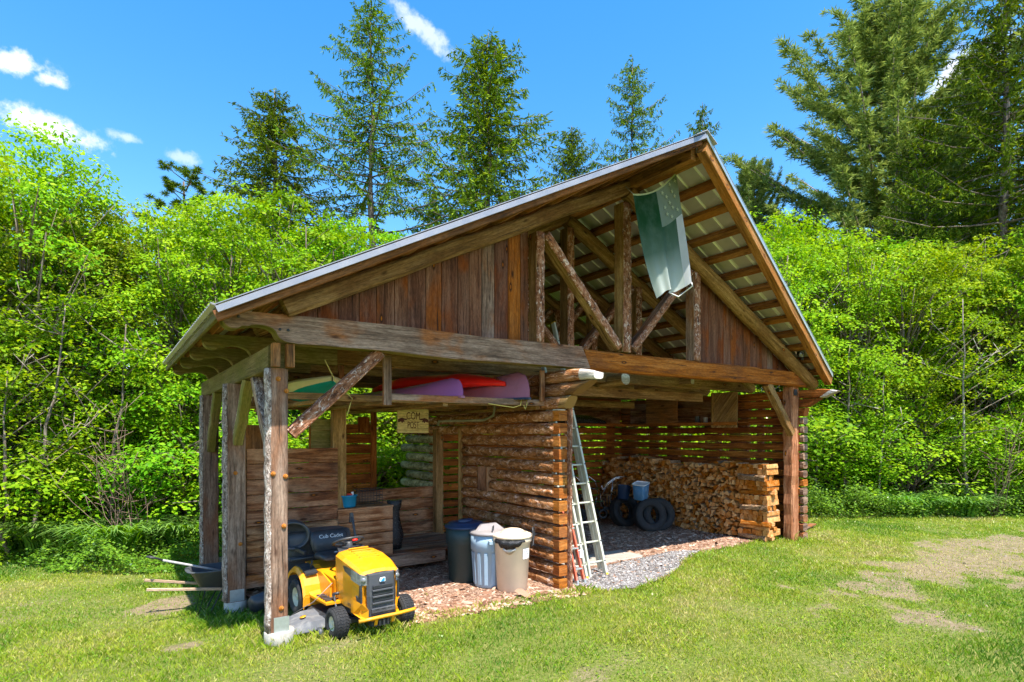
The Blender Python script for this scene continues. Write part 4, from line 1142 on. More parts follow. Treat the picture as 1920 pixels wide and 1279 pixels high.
BK.rotation_euler = (R(4), R(-9), R(20))
def rr_sec(w, d, z, n=20, p=.35): return [(math.copysign(abs(math.cos(2 * PI * k / n)) ** p, math.cos(2 * PI * k / n)) * w / 2, math.copysign(abs(math.sin(2 * PI * k / n)) ** p, math.sin(2 * PI * k / n)) * d / 2, z) for k in range(n)]
b = MB(); b.loft([rr_sec(.30, .24, 0), rr_sec(.32, .26, .02), rr_sec(.36, .30, .35), rr_sec(.345, .285, .35), rr_sec(.30, .24, .03)], sm=True); b.build('body', M['bucket'], BK)
b = MB(); b.loft([rr_sec(.37, .31, .345), rr_sec(.385, .325, .35), rr_sec(.385, .325, .365), rr_sec(.355, .295, .365), rr_sec(.345, .285, .35)]); b.build('rim', M['white'], BK)
B2 = thing('bucket', 'dark blue bucket leaning behind the scuffed blue one on the tyres', 'bucket', (8.26, 3.02, .66), 0); B2.rotation_euler = (R(-10), R(20), 0)
b = MB(); b.lathe([(0, 0), (.12, 0), (.15, .30), (.16, .31), (.14, .31), (.11, .02), (0, .02)], n=26); b.build('body', M['lid_navy'], B2)
b = MB(); b.tube(arc((0, 0, .30), .155, 0, 180, 14, (1, 0, 0), (0, .6, .35)), .005, n=6); b.build('handle', M['chrome'], B2)
def tubeframe(loc, rz, label, kind):
    o = thing('tube_frame', label, 'metal frame', loc, rz, 'bent metal tube frames behind the tyres')
    b = MB()
    if kind == 0:
        b.tube([(-.20, 0, .25), (-.20, 0, .75), (-.22, 0, .95), (-.34, 0, 1.08), (-.42, .0, 1.12)], .014, n=8)
        b.tube([(-.20, .02, .90), (-.12, .02, 1.06), (-.02, .02, 1.10), (.12, .02, 1.0), (.20, .02, .80), (.17, .02, .55), (.12, .02, .25)], .014, n=8)
    else:
        b.tube([(-.25, 0, .30), (-.27, 0, .72), (-.23, 0, .80), (-.20, 0, .70), (-.10, 0, .86), (.10, 0, 1.0), (.30, 0, 1.02)], .015, n=8)
        b.tube([(-.20, .10, .60), (-.05, .10, .84), (.12, .10, .96), (.30, .10, .98)], .013, n=8)
    b.build('bent_tube', M['chrome'], o)
    b = MB()
    if kind == 0: b.tube([(-.20, 0, .86), (.19, .02, .78)], .012, n=8)
    else: b.tube([(.05, .1, .90), (.0, .12, .35)], .010, n=8)
    b.build('cross_tube', M['chrome'], o)
    b = MB()
    for s in (-.2, .15): b.lathe(tyre_prof(.12, .07, .045), (s, .0, .12), (0, 1, 0), n=22)
    b.box((0, .0, .26), (.4, .12, .07))
    for k in range(7): b.tube([(-.2 + .06 * k, -.02, .25), (-.22 + .07 * k, -.05, .48 + .04 * (k % 3))], .008, n=5)
    b.build('folded_base', M['black_pl'], o)
    return o
tubeframe((8.40, 4.25, 0), R(-25), 'upright looped metal tube frame behind the left tyre, furthest left', 0)
tubeframe((8.50, 3.62, .12), R(-35), 'lower curved metal tube handle sticking up between left tyre and bucket', 1)
# dark things in the back corner
WB2 = thing('garden_cart', 'black garden cart in the dark back corner behind the aluminium ladder', 'cart', (7.25, 4.1, 0), R(15))
b = MB(); b.loft([rr_sec(.9, .55, .38), rr_sec(1.15, .75, .72), rr_sec(1.11, .71, .72), rr_sec(.86, .51, .41)]); b.build('tub', M['black_pl'], WB2)
for x in (-.4, .4): b = MB(); b.lathe(tyre_prof(.20, .10, .08), (x, -.32, .20), (0, 1, 0), n=26); b.build('wheel', M['rubber'], WB2)
b = MB(); b.tube([(-.5, 0, .4), (-.95, 0, .55), (-.98, -.1, .56), (-.98, .1, .56)], .015, n=8); b.build('handle', M['dark_metal'], WB2)

# ---- shelf clutter
o = thing('tarpaulin', 'black folded tarpaulin heaped on the back shelf under the roof', 'tarpaulin', (7.4, 4.45, 2.425))
b = MB(); secs = []
rg = random.Random(8)
for k in range(15):
    x = -1.5 + 3.0 * k / 14; h = (.10 + .16 * math.sin(PI * k / 14)) * rg.uniform(.8, 1.2)
    secs.append([(x, -.26 + rg.uniform(-.03, .03), 0), (x, -.22, h * .6), (x, -.05 + rg.uniform(-.04, .04), h), (x, .12, h * .8), (x, .22, 0)])
b.loft(secs, sm=True); b.build('cover', M['bag'], o)
for (y, rad, h, mat, lab) in ((2.0, .05, .14, 'grey_pl', 'dark tin standing on the side shelf beside the cupboard panel, left of the pale cup'), (1.78, .05, .11, 'lid_taupe', 'pale grey cup standing on the side shelf, right of the dark tin')):
    o = thing('tin', lab, 'tin', (9.62, y, 2.425)); b = MB(); b.lathe([(0, 0), (rad, 0), (rad, h), (rad * 1.04, h + .003), (rad * .93, h + .003), (rad * .93, .01), (0, .01)], n=20); b.build('can', M[mat], o)
    b = MB(); b.tube(arc((rad, 0, h * .5), h * .25, -90, 90, 8), .006, n=6); b.build('handle', M[mat], o)

# ---- woodpile
M['cut_end'] = None
def firewood_mat():
    m, nt, out = new_mat('split_wood_face'); g = G(nt)
    at = g.n('Attribute', _attribute_name='rnd').outputs[2]
    oc = g.n('TexCoord').outputs['Object']
    p = g.n('VectorMath', _operation='ADD', i0=oc, i1=g.n('CombineXYZ', X=g.math('MULTIPLY', at, 31.0), Y=g.math('MULTIPLY', at, 17.0), Z=g.math('MULTIPLY', at, 5.0)).outputs[0]).outputs[0]
    n = g.noise(p, 14, 5, .6, .8)
    c = g.ramp(n, [(.30, (.34, .14, .036)), (.50, (.54, .27, .085)), (.68, (.68, .42, .17))])
    wv = g.n('TexWave', _wave_type='RINGS', Scale=26.0, Distortion=3.5, Detail=3); g.link(p, wv.inputs['Vector'])
    c = g.mix(g.math('MULTIPLY', g.sstep(wv.outputs['Fac'], .70, .95), .35), c, (.22, .08, .02))
    c = g.n('HueSaturation', Color=c, Hue=g.math('ADD', .478, g.math('MULTIPLY', at, .026)), Saturation=g.math('SUBTRACT', 1.20, g.math('MULTIPLY', at, .3)), Value=g.math('ADD', .64, g.math('MULTIPLY', at, .72))).outputs[0]
    b = g.n('BsdfPrincipled', Roughness=.8); b.inputs['Specular IOR Level'].default_value = .2
    g.link(c, b.inputs['Base Color']); g.link(bump(g, n, .5, .01), b.inputs['Normal']); g.link(b.outputs[0], out.inputs[0]); return m
M['cut_end'] = firewood_mat()
M['fire_bark'] = bark('firewood_bark', (.09, .045, .022), (.22, .13, .07), (.40, .27, .17), scale=30, light=(.5, .40, .30), lamt=.5)
rg = random.Random(21)
cells = []
YW0, YW1, ZW = .72, 4.70, 1.55
# irregular courses of irregular cells, some split in two wedges
z = .03
while z < ZW:
    y = YW0 + rg.uniform(-.05, .02)
    hrow = rg.uniform(.075, .12)
    while y < YW1:
        w = rg.uniform(.07, .165)
        cy, cz = y + w / 2, z + hrow / 2 + .035 * math.sin(y * 3.1 + z * 2) + rg.uniform(-.014, .014)
        if cz > ZW - .03 + .045 * math.sin(cy * 2.2) : y += w; continue
        a = w / 2 * .97; c = hrow / 2 * 1.08
        t = rg.random(); rot = rg.uniform(-.5, .5)
        def j(): return rg.uniform(-.013, .013)
        if t < .42: polys = [[(-a + j(), -c + j()), (a + j(), -c + j()), (j() * 1.5, c + abs(j()))]] if rg.random() < .5 else [[(-a + j(), c + j()), (j() * 1.5, -c), (a + j(), c + j())]]
        elif t < .62: polys = [[(-a, -c), (a, -c), (-a, c)], [(a, -c), (a, c), (-a, c)]] if w > .11 else [[(-a, -c), (a, -c), (a * .6, c), (-a * .8, c * .8)]]
        elif t < .80: polys = [[(-a + j(), -c + j()), (a + j(), -c + j()), (a + j(), c * .6 + j()), (j(), c + .01), (-a * .9, c * .4)]]
        else:
            rad_ = min(a, c); sg = rg.choice((-1, 1))
            polys = [[(math.cos(R(q)) * a, math.sin(R(q)) * c * sg) for q in ((180, 150, 110, 70, 30, 0) if sg < 0 else (0, 30, 70, 110, 150, 180))]]
        for pl_ in polys:
            cx_ = sum(p[0] for p in pl_) / len(pl_); cy_ = sum(p[1] for p in pl_) / len(pl_)
            ca_, sa_ = math.cos(rot), math.sin(rot)
            q = []
            for (u, v) in pl_:
                u2, v2 = (u - cx_) * 1.0, (v - cy_) * 1.0
                u3, v3 = u2 * ca_ - v2 * sa_, u2 * sa_ + v2 * ca_
                q.append((u3 * .90, v3 * .90))
            cells.append((cy + cx_, cz + cy_, q))
        y += w * .97
    z += hrow * .93
def near(c):   # the nearest to the bay's front show largest
    return math.hypot(9.3 - CAM.x, c[0] - CAM.y) - (0.0 if c[1] > .1 else -.2)
cells.sort(key=near)
def firelog(b, yc, zc, poly, x0, L, rr):
    """a split log whose end grain faces the bay (-X)"""
    tilt = (rg.uniform(-.02, .02), rg.uniform(-.012, .012)); k = len(poly); base = len(b.v)
    bev = .006
    rings = [(x0, .92), (x0 + bev, 1.0), (x0 + L, 1.0)]
    for (x, s_) in rings:
        f = (x - x0) / L
        for (u, v) in poly: b.v.append(Vector((x, yc + u * s_ + tilt[0] * f, zc + v * s_ + tilt[1] * f)))
    b.face(tuple(base + j_ for j_ in range(k)), None, rr, 0)
    for i in range(2):
        for j_ in range(k):
            j2 = (j_ + 1) % k
            bk = 1 if (k >= 5 and 0 < j_ < k - 1) or (k == 3 and j_ == 0 and rr > .5) else 0
            b.face((base + i * k + j_, base + (i + 1) * k + j_, base + (i + 1) * k + j2, base + i * k + j2), [(0, 0), (.4, 0), (.4, .05), (0, .05)], rr, bk if i == 1 else 0)
cover = [c for c in cells]
NI = 262
grp = 'split firewood logs stacked along the side wall'
for c in cover[:NI]:
    b = MB(); x0 = 9.30 + rg.uniform(-.05, .06); firelog(b, 0, 0, c[2], 0, .38, rg.random())
    o = b.build('firewood_log', [M['cut_end'], M['fire_bark']], None, fix=False)
    o.location = (x0, c[0], c[1])
    tag(o, 'split firewood log lying end-on among the others in the tall woodpile', 'firewood', grp)
b = MB()
for c in cover[NI:]: firelog(b, c[0], c[1], c[2], 9.30 + rg.uniform(-.05, .06), .38, rg.random())
o = b.build('firewood_stack', [M['cut_end'], M['fire_bark']], None, fix=False)
tag(o, 'further part of the long woodpile of split logs running back into the shed', 'woodpile', kind='stuff')
# crib end of the pile: layers laid alternately
z = .03; lay = 0; n_c = 0
while z < 1.52:
    h = rg.uniform(.075, .135)
    if (lay % 3 == 0 or lay % 7 == 2):   # logs lying along Y, their sides to the bay
        xs = [9.31, 9.43, 9.56]
        for q, x in enumerate(xs):
            b = MB(); b.beam((0, -.31, 0), (0, .30, 0), .10, h * .9, m=0 if rg.random() < .6 else 1, cm=0, ch=.03, jit=.22, seg=5, wob=.005, r=rg.random() * .8)
            o = b.build('firewood_log', [M['cut_end'], M['fire_bark']]); o.location = (x + rg.uniform(-.05, .02), .40 + rg.uniform(-.07, .05), z + h / 2); o.rotation_euler = (rg.uniform(-.05, .05), rg.uniform(-.3, .3), rg.uniform(-.09, .09))
            tag(o, 'split firewood log lying crosswise in the squared front end of the woodpile', 'firewood', 'crosswise logs at the end of the woodpile'); n_c += 1
    else:
        y = .08
        while y < .70:
            w = rg.uniform(.08, .13); a = w / 2 * .97; c = h / 2 * 1.02
            q = rg.choice([[(-a, -c), (a, -c), (a * .9, c), (-a * .9, c)], [(-a, -c * .9), (a, -c), (a, c * .8), (-a * .6, c)], [(-a, -c), (a, -c), (a, c * .5), (0, c), (-a, c * .6)]])
            b = MB(); firelog(b, 0, 0, q, 0, .42, rg.random() * .8); o = b.build('firewood_log', [M['cut_end'], M['fire_bark']], None, fix=False)
            o.location = (9.27 + rg.uniform(-.03, .03), y + w / 2, z + h / 2)
            tag(o, 'split firewood log lying end-on in the squared front end of the woodpile', 'firewood', 'end-on logs at the end of the woodpile'); y += w; n_c += 1
    z += h * .97; lay += 1
print('cells', len(cells), 'crib', n_c)

# ---- boats on the rack
M['mauve'] = plain('faded_mauve_hull', (.33, .13, .21), .45, 0, var=.12, nscale=2, dirt=(.18, .07, .10), dirt_amt=.45, dscale=3)
M['purple'] = plain('purple_hull', (.36, .13, .42), .4, 0, var=.06, nscale=2, dirt=(.25, .09, .28), dirt_amt=.35)
M['red_hull'] = plain('red_hull', (.80, .012, .008), .4, 0, var=.06)
M['teal'] = plain('teal_hull', (.0, .27, .30), .4, 0, var=.06)
M['cream'] = plain('cream_hull', (.62, .58, .38), .5, 0, var=.06, dirt=(.5, .47, .25), dirt_amt=.4)
def canoe(name, label, loc, rz, L, w, h, mat, gun, endsharp=.32, cat='canoe', low=.75):
    """upturned open canoe: gunwales down, keel up"""
    o = thing(name, label, cat, loc, rz)
    secs = []; N = 26; K = 13
    for i in range(N + 1):
        t = i / N; x = (t - .5) * L
        e = min(t, 1 - t) / .5
        ww = w / 2 * (1 - (1 - min(1, e / endsharp * .5 + .0)) ** 2) if e < endsharp * 2 else w / 2
        ww = max(.012, ww)
        hh = h * (low + (1 - low) * (1 - e) ** 3)
        if e < .10: hh *= (.80 + .20 * (e / .10) ** .5)
        xx = x
        ring = []
        for k in range(K):
            a = PI * k / (K - 1); ca, sa = math.cos(a), math.sin(a)
            fl = .62 if e > .25 else .62 + .3 * (1 - e / .25)
            ring.append((xx, ca * ww if abs(ca) < .999 else ca * ww, sa ** fl * hh))
        secs.append([(q[0] * (1 - .055 * (q[2] / max(hh, .01)) ** 3), q[1], q[2]) for q in ring])
    b = MB(); b.loft(secs, sm=True, caps=False, closed=False)
    for idx in (0, -1):
        sgn = 1 if idx else -1
        base = len(b.v)
        pts = secs[idx]
        for p in pts: b.v.append(Vector((p[0] + sgn * .02, p[1] * .3, p[2] * .99)))
        k0 = 0 if idx == 0 else (len(secs) - 1) * K
        for j in range(K - 1): b.face((k0 + j, k0 + j + 1, base + j + 1, base + j), None, .5, 0, True)
    b.build('hull', mat, o)
    b = MB()
    for s in (0, -1):
        b.sweep([Vector(sec_[s]) + Vector((0, 0, -.012)) for sec_ in secs], [(.018, -.014), (.018, .014), (-.018, .014), (-.018, -.014)], m=0)
    b.build('gunwale', gun, o)
    return o
CN = canoe('canoe', 'faded mauve canoe stored upside down at the right end of the boat rack', (3.26, 2.08, 2.655), R(-90.5), 4.25, .72, .40, M['mauve'], M['lid_navy'])
b = MB(); b.prism([(1.60 + .09 * math.cos(a) * (1 + .25 * math.sin(3 * a)), -.200 + .0, .245 + .055 * math.sin(a) * (1 + .2 * math.cos(5 * a))) for a in [2 * PI * k / 18 for k in range(18)]], (0, -.028, .012)); b.build('worn_patch', plain('dark_worn_patch', (.16, .03, .03), .6, dirt=(.45, .25, .05), dirt_amt=.9, dscale=14), CN)
canoe('kayak', 'purple upturned kayak on the boat rack between the hanger and the mauve canoe', (2.26, 2.22, 2.65), R(-89), 4.2, .62, .27, M['purple'], M['mauve'], cat='kayak')
def kayak(name, label, loc, rot, L, w, h, mat_top, mat_bot, cat='kayak', bl=1.15, dk=.42, two=False):
    o = thing(name, label, cat, loc); o.rotation_euler = rot
    for part, zs, mat in (('deck', 1, mat_top), ('hull', -1, mat_bot)):
        secs = []; N = 26; K = 11
        for i in range(N + 1):
            t = i / N; x = (t - .5) * L; e = min(t, 1 - t) / .5
            ww = max(.008, w / 2 * (1 - (1 - min(1, e * bl)) ** 2.0)); hh = h * (.30 + .70 * min(1, e * 1.8)) * (dk if zs > 0 else 1 - dk)
            rise = (1 - e) ** 3 * h * .35
            secs.append([(x, math.cos(PI * k / (K - 1)) * ww, rise + zs * math.sin(PI * k / (K - 1)) ** .75 * hh) for k in range(K)])
        b = MB(); b.loft(secs, sm=True, caps=False, closed=False, mf=(lambda i, j: 1 if (two and zs < 0 and (j < 2 or j >= K - 3)) else 0)); b.build(part, [mat, mat_top], o)
    b = MB(); b.tube([(0.45 * math.cos(2 * PI * k / 20), .17 * math.sin(2 * PI * k / 20), h * .43) for k in range(20)], .018, n=6, closed=True); b.build('cockpit_rim', M['black_pl'], o)
    return o
kayak('kayak', 'bright red kayak lying on top of the purple one under the tie beam', (2.68, 1.72, 2.945), (R(172), R(-1), R(105)), 3.0, .60, .21, M['red_hull'], M['red_hull'])
kayak('kayak', 'cream and teal boat on the left end of the rack behind the knee brace', (.80, 2.45, 2.755), (0, 0, R(92)), 3.2, .80, .30, M['cream'], M['teal'], bl=3.2, dk=.35, two=True)
# ropes
M['rope'] = plain('yellow_rope', (.55, .45, .12), .8)
o = tag(MB().tube([(.55, .16, 2.98), (.72, .3, 2.75), (.86, .15, 2.56), (.84, .16, 2.50), (.80, .15, 2.38), (.82, .16, 2.30)], .006, n=5).build('rope', M['rope']), 'thin yellow rope dangling from the boat rack behind the knee brace', 'rope')
o = tag(MB().tube([(2.70, .13, 2.56), (3.1, .12, 2.52), (3.22, .12, 2.555), (3.24, .12, 2.66), (3.30, .12, 2.67), (3.33, .12, 2.58), (3.30, .12, 2.50), (3.27, .12, 2.56)], .007, n=5).build('rope', M['rope']), 'pale rope knotted round the rack rail below the mauve canoe', 'rope')
# pipe with hooks over the door
o = tag(MB().tube([(3.02, 2.15, 2.30), (3.02, 2.1, 2.37), (3.22, 1.9, 2.375), (3.5, 1.5, 2.38), (3.55, 1.3, 2.45), (3.55, 1.25, 2.58), (3.50, 1.22, 2.60)], .022, n=8).build('bent_pipe', plain('old_pipe', (.22, .22, .14), .6, .3, dirt=(.5, .5, .42), dirt_amt=.6)), 'bent greenish metal pipe under the rack beside the compost sign', 'pipe')

# ---- sign
SG = thing('hanging_sign', 'square wooden compost sign with two pointing hands hanging under the boat rack', 'sign', (2.43, 1.85, 2.36))
M['signwood'] = wood('sign_board', [(.24, .19, .08), (.36, .30, .14), (.46, .40, .20)], stain_amt=.1, knots=False, bstr=.2)
M['signpaint'] = plain('brown_sign_paint', (.06, .010, .006), .7)
b = MB(); b.box((0, 0, 0), (.52, .025, .37)); bd = b.build('board', M['signwood'], SG)
text_mesh('COM', .165, M['signpaint'], 'lettering', bd, frame((0, -.0145, .072), (1, 0, 0), (0, 0, 1)) @ Matrix.Diagonal((.62, 1, 1, 1)), .0015)
text_mesh('POST', .145, M['signpaint'], 'lettering', bd, frame((0, -.0145, -.066), (1, 0, 0), (0, 0, 1)) @ Matrix.Diagonal((.58, 1, 1, 1)), .0015)
for s in (-1, 1):
    b = MB()
    pts = [(.255, .012), (.215, .022), (.185, .028), (.165, .022), (.115, .016), (.095, .010), (.115, .004), (.16, .002), (.145, -.010), (.155, -.020), (.17, -.012), (.18, -.026), (.20, -.022), (.205, -.010), (.225, -.018), (.255, -.02)]
    pts = [(s * x, -.0155, z * 1.5 + .008) for x, z in pts]
    if s < 0: pts.reverse()
    b.prism(pts, (0, .0015, 0)); b.build('pointing_hand', M['signpaint'], bd)
b = MB()
for s in (-1, 1): b.tube([(s * .2, 0, .18), (s * .2, 0, .24)], .004, n=5)
b.build('hanging_wire', M['cable'], SG)

# ---- flag
def flag():
    m, nt, out = new_mat('faded_flag_cloth'); g = G(nt)
    uv = g.n('UVMap').outputs[0]; n = g.noise(uv, 5, 5, .6)
    sp = g.n('SeparateXYZ', Vector=uv)
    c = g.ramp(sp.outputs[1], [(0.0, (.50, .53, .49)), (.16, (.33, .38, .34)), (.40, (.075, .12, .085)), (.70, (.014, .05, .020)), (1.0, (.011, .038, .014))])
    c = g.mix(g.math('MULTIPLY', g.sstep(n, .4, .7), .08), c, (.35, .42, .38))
    d = g.n('BsdfDiffuse', Color=c); t = g.n('BsdfTranslucent', Color=c); mx = g.n('MixShader', i0=.10, i1=d.outputs[0], i2=t.outputs[0]); g.link(mx.outputs[0], out.inputs[0]); return m
def cloth(name, col, tr=.4):
    m, nt, out = new_mat(name); g = G(nt)
    n = g.noise(g.n('UVMap').outputs[0], 6, 5, .6)
    c = g.ramp(n, [(.3, tuple(x * .88 for x in col)), (.7, col)])
    d = g.n('BsdfDiffuse', Color=c); t = g.n('BsdfTranslucent', Color=c); mx = g.n('MixShader', i0=tr, i1=d.outputs[0], i2=t.outputs[0]); g.link(mx.outputs[0], out.inputs[0]); return m
FL = thing('flag', 'faded green flag with a grey starred canton hanging limp under the gable', 'flag', (0, 0, 0))
TLc, TRc, BLc, BRc = Vector((4.32, -.92, 5.38)), Vector((5.22, -.92, 5.90)), Vector((4.93, -.86, 4.08)), Vector((5.40, -.86, 4.33))
def FP(u, v):   # u across 0..1, v down 0..1
    top = TLc.lerp(TRc, u) + Vector((0, 0, -.10 * math.sin(PI * u)))
    bot = BLc.lerp(BRc, u) + Vector((0, 0, .05 * math.sin(PI * u * 2)))
    p = top.lerp(bot, v)
    p.x += -.05 * math.sin(PI * v) * (1 - u) + .03 * math.sin(PI * v) * u
    p.y += .045 * math.sin(u * 9 + v * 2.0) * (.25 + v * .9) + .02 * math.sin(u * 21 + v * 3) * v + (-.10 * max(0, u - .62) * v * 3)
    return p
NU, NV = 40, 60
b = MB()
for i in range(NV + 1):
    for j in range(NU + 1): b.v.append(FP(j / NU, i / NV))
for i in range(NV):
    for j in range(NU):
        u, v = (j + .5) / NU, (i + .5) / NV
        mi = 1 if (u > .5 and v < .37 + .0 * u) else (2 if u > .90 + .0 * v else 0)
        if i < 1: mi = 3
        a = i * (NU + 1) + j
        b.face((a, a + 1, a + NU + 2, a + NU + 1), [(j / NU, 1 - i / NV), ((j + 1) / NU, 1 - i / NV), ((j + 1) / NU, 1 - (i + 1) / NV), (j / NU, 1 - (i + 1) / NV)], .5, mi, True)
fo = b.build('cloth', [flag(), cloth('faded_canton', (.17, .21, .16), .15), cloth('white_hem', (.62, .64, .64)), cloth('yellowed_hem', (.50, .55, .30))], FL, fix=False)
rg = random.Random(4); M['star'] = cloth('pale_star', (.50, .55, .38))
for (u, v) in ((.62, .06), (.82, .04), (.94, .05), (.72, .12), (.86, .115), (.66, .20), (.78, .19), (.90, .17), (.70, .27), (.84, .25), (.80, .32), (.93, .30)):
    b = MB(); c = FP(u, v) ; rad = .036
    pts = [c + Vector((math.sin(2 * PI * k / 10) * (rad if k % 2 == 0 else rad * .42), -.012, math.cos(2 * PI * k / 10) * (rad if k % 2 == 0 else rad * .42))) for k in range(10)]
    b.prism(pts, (0, .002, 0)); b.build('star', M['star'], fo)
b = MB(); b.tube([FP(1, 1), FP(1, 1) + Vector((.02, 0, -.05)), FP(.75, 1) + Vector((.05, .0, -.07)), FP(.55, 1) + Vector((0, 0, .0))], .010, n=6); b.build('cord', M['white'], FL)
b = MB(); b.tube([FP(1, 0), FP(1, 0) + Vector((.01, .02, .10))], .005, n=5); b.tube([FP(0, 0), FP(0, 0) + Vector((-.03, .1, .12))], .005, n=5); b.build('tie', M['cable'], FL)

# ---- floodlight on the gable rafter
SP = thing('floodlight', 'small black and white floodlight fixed on the right gable rafter', 'floodlight', (9.62, -.40, 3.72))
b = MB(); b.lathe([(0, -.05), (.05, -.045), (.055, .03), (.062, .04)], (0, 0, 0), (-.6, -.7, -.1), n=18); b.build('housing', M['black_pl'], SP)
b = MB(); b.lathe([(.058, .040), (.056, .05), (.0, .055)], (0, 0, 0), (-.6, -.7, -.1), n=18); b.build('lamp_lens', M['lens'], SP)
b = MB(); b.lathe([(0, 0), (.045, 0), (.045, .05), (0, .05)], (.06, .04, .02), (0, 1, 0), n=14); b.tube([(.06, .06, .02), (0, 0, 0)], .014, n=6); b.lathe([(0, -.03), (.025, -.03), (.035, .03), (0, .04)], (.03, -.01, -.085), (0, 0, 1), n=12); b.build('bracket', M['dark_metal'], SP)

# ---- blue planter, crate, bag on the compost bin
o = thing('pot', 'round blue plastic pot with a red lip standing on the compost bin', 'pot', (1.50, 2.15, 1.072))
b = MB(); b.lathe([(0, 0), (.115, 0), (.125, .02), (.14, .155), (.15, .16), (.15, .18), (.135, .18), (.12, .03), (0, .03)], n=30); b.build('pot_body', plain('bright_blue_plastic', (.01, .20, .36), .45, 0, var=.06), o)
b = MB(); b.box((-.03, 0, .19), (.17, .12, .02)); b.lathe([(0, 0), (.02, 0), (.02, .05), (0, .05)], (.08, 0, .17), n=10, m=1); b.build('contents', [M['red'], M['white']], o)
o = thing('wire_crate', 'black wire crate on the compost bin beside the blue pot', 'crate', (1.93, 2.42, 1.073))
b = MB()
for k in range(9):
    x = -.19 + .0475 * k; b.tube([(x, -.12, 0), (x, -.12, .22)], .003, n=4); b.tube([(x, .12, 0), (x, .12, .22)], .003, n=4)
for k in range(6):
    z = .002 + k * .043; b.tube([(-.19, -.12, z), (.19, -.12, z), (.19, .12, z), (-.19, .12, z)], .003, n=4, closed=True)
b.build('wires', M['black_pl'], o)
b = MB(); b.tube([(-.20, -.12, .22), (.20, -.12, .22), (.20, .12, .22), (-.20, .12, .22)], .007, n=6, closed=True); b.build('crate_rim', M['black_pl'], o)
o = thing('rubbish_bag', 'black plastic bag hanging against the plank wall right of the compost bin', 'bag', (2.35, 2.35, .32))
b = MB(); rg = random.Random(2); secs = []
for k in range(9):
    t = k / 8; w = .11 + .03 * math.sin(t * 7) ; secs.append([(math.cos(2 * PI * j / 14) * w * rg.uniform(.8, 1.15), math.sin(2 * PI * j / 14) * w * .7 * rg.uniform(.8, 1.1), t * .78) for j in range(14)])
b.loft(secs, sm=True); b.build('sack', M['bag'], o)

# ---- wheelbarrow with a shovel, behind the middle post
WBo = thing('wheelbarrow', 'dark grey wheelbarrow with pale wooden handles parked behind the middle left post', 'wheelbarrow', (-.50, 2.05, -.20), 0); WBo.scale = (.8, .8, .85)
b = MB(); secs = []
for (x, w, z) in ((0, 1, 0), ):
    pass
def tubsec(x0, x1, w, z, n=20): 
    out_ = []
    for k in range(n):
        a = 2 * PI * k / n; ca = math.copysign(abs(math.cos(a)) ** .5, math.cos(a)); sa = math.copysign(abs(math.sin(a)) ** .5, math.sin(a))
        out_.append(((x0 + x1) / 2 + ca * (x1 - x0) / 2, .30 + sa * w / 2, z))
    return out_
b.loft([tubsec(.12, .62, .30, .36), tubsec(-.06, .95, .60, .66), tubsec(-.12, 1.0, .66, .675), tubsec(-.12, 1.0, .66, .69), tubsec(-.06, .95, .60, .69), tubsec(.14, .60, .28, .39)], sm=True)
b.build('tub', M['grey_pl'], WBo)
M['ash'] = wood('pale_handle_wood', [(.26, .18, .11), (.42, .31, .21), (.55, .43, .31)], knots=False, stain_amt=.2)
for yy in (.02, .58):
    b = MB(); b.beam((-.66, yy, .53 if yy < .3 else .56), (.55, .30 + (yy - .30) * .5, .34), .035, .042, ch=.01)
    b.build('handle', M['ash'], WBo)
b = MB(); b.lathe(tyre_prof(.19, .09, .09), (.98, .30, .19), (0, 1, 0), n=26); b.build('wheel', M['rubber'], WBo)
b = MB()
for yy in (.12, .48): b.tube([(.15, yy, .38), (.05, yy, .02), (.22, yy, .02), (.40, yy, .36)], .012, n=6)
b.build('leg', M['dark_metal'], WBo)
SV = thing('shovel', 'shovel with a black grip and grey shaft lying across the wheelbarrow', 'shovel', (-.50, 2.05, -.20)); SV.scale = (.8, .8, .85)
b = MB(); b.tube([(-.42, .42, .86), (.45, .32, .60)], .018, n=10); b.build('shaft', plain('grey_fibreglass', (.40, .38, .36), .5), SV)
b = MB(); b.tube([(-.42, .42, .86), (-.50, .44, .895), (-.58, .37, .925), (-.63, .44, .935), (-.58, .52, .915), (-.50, .44, .895)], .017, n=8); b.build('grip', M['black_pl'], SV)
b = MB(); b.loft([[(.45, .28, .60), (.45, .36, .60), (.45, .32, .61)], [(.52, .20, .57), (.52, .44, .57), (.52, .32, .60)], [(.80, .20, .50), (.80, .44, .50), (.80, .32, .51)]]); b.build('blade', M['dark_metal'], SV)
# plank lying in the grass, far right
b = MB(); b.beam((10.95, .35, .06), (11.95, .55, .075), .14, .035, seg=4); o = b.build('loose_plank', M['grey_wood']); tag(o, 'short grey plank lying on the lawn beside the right-hand wall', 'plank')
# dark wheel and pallet things under the deck
o = thing('plastic_tub', 'black plastic tub lying under the deck edge behind the front post', 'tub', (.32, 1.60, .0), R(20))
b = MB(); b.lathe([(0, -.30), (.10, -.30), (.12, .25), (.13, .26), (.11, .26), (.0, .2)], (0, 0, .05), (1, .2, .05), n=20); b.build('tub_shell', M['black_pl'], o)
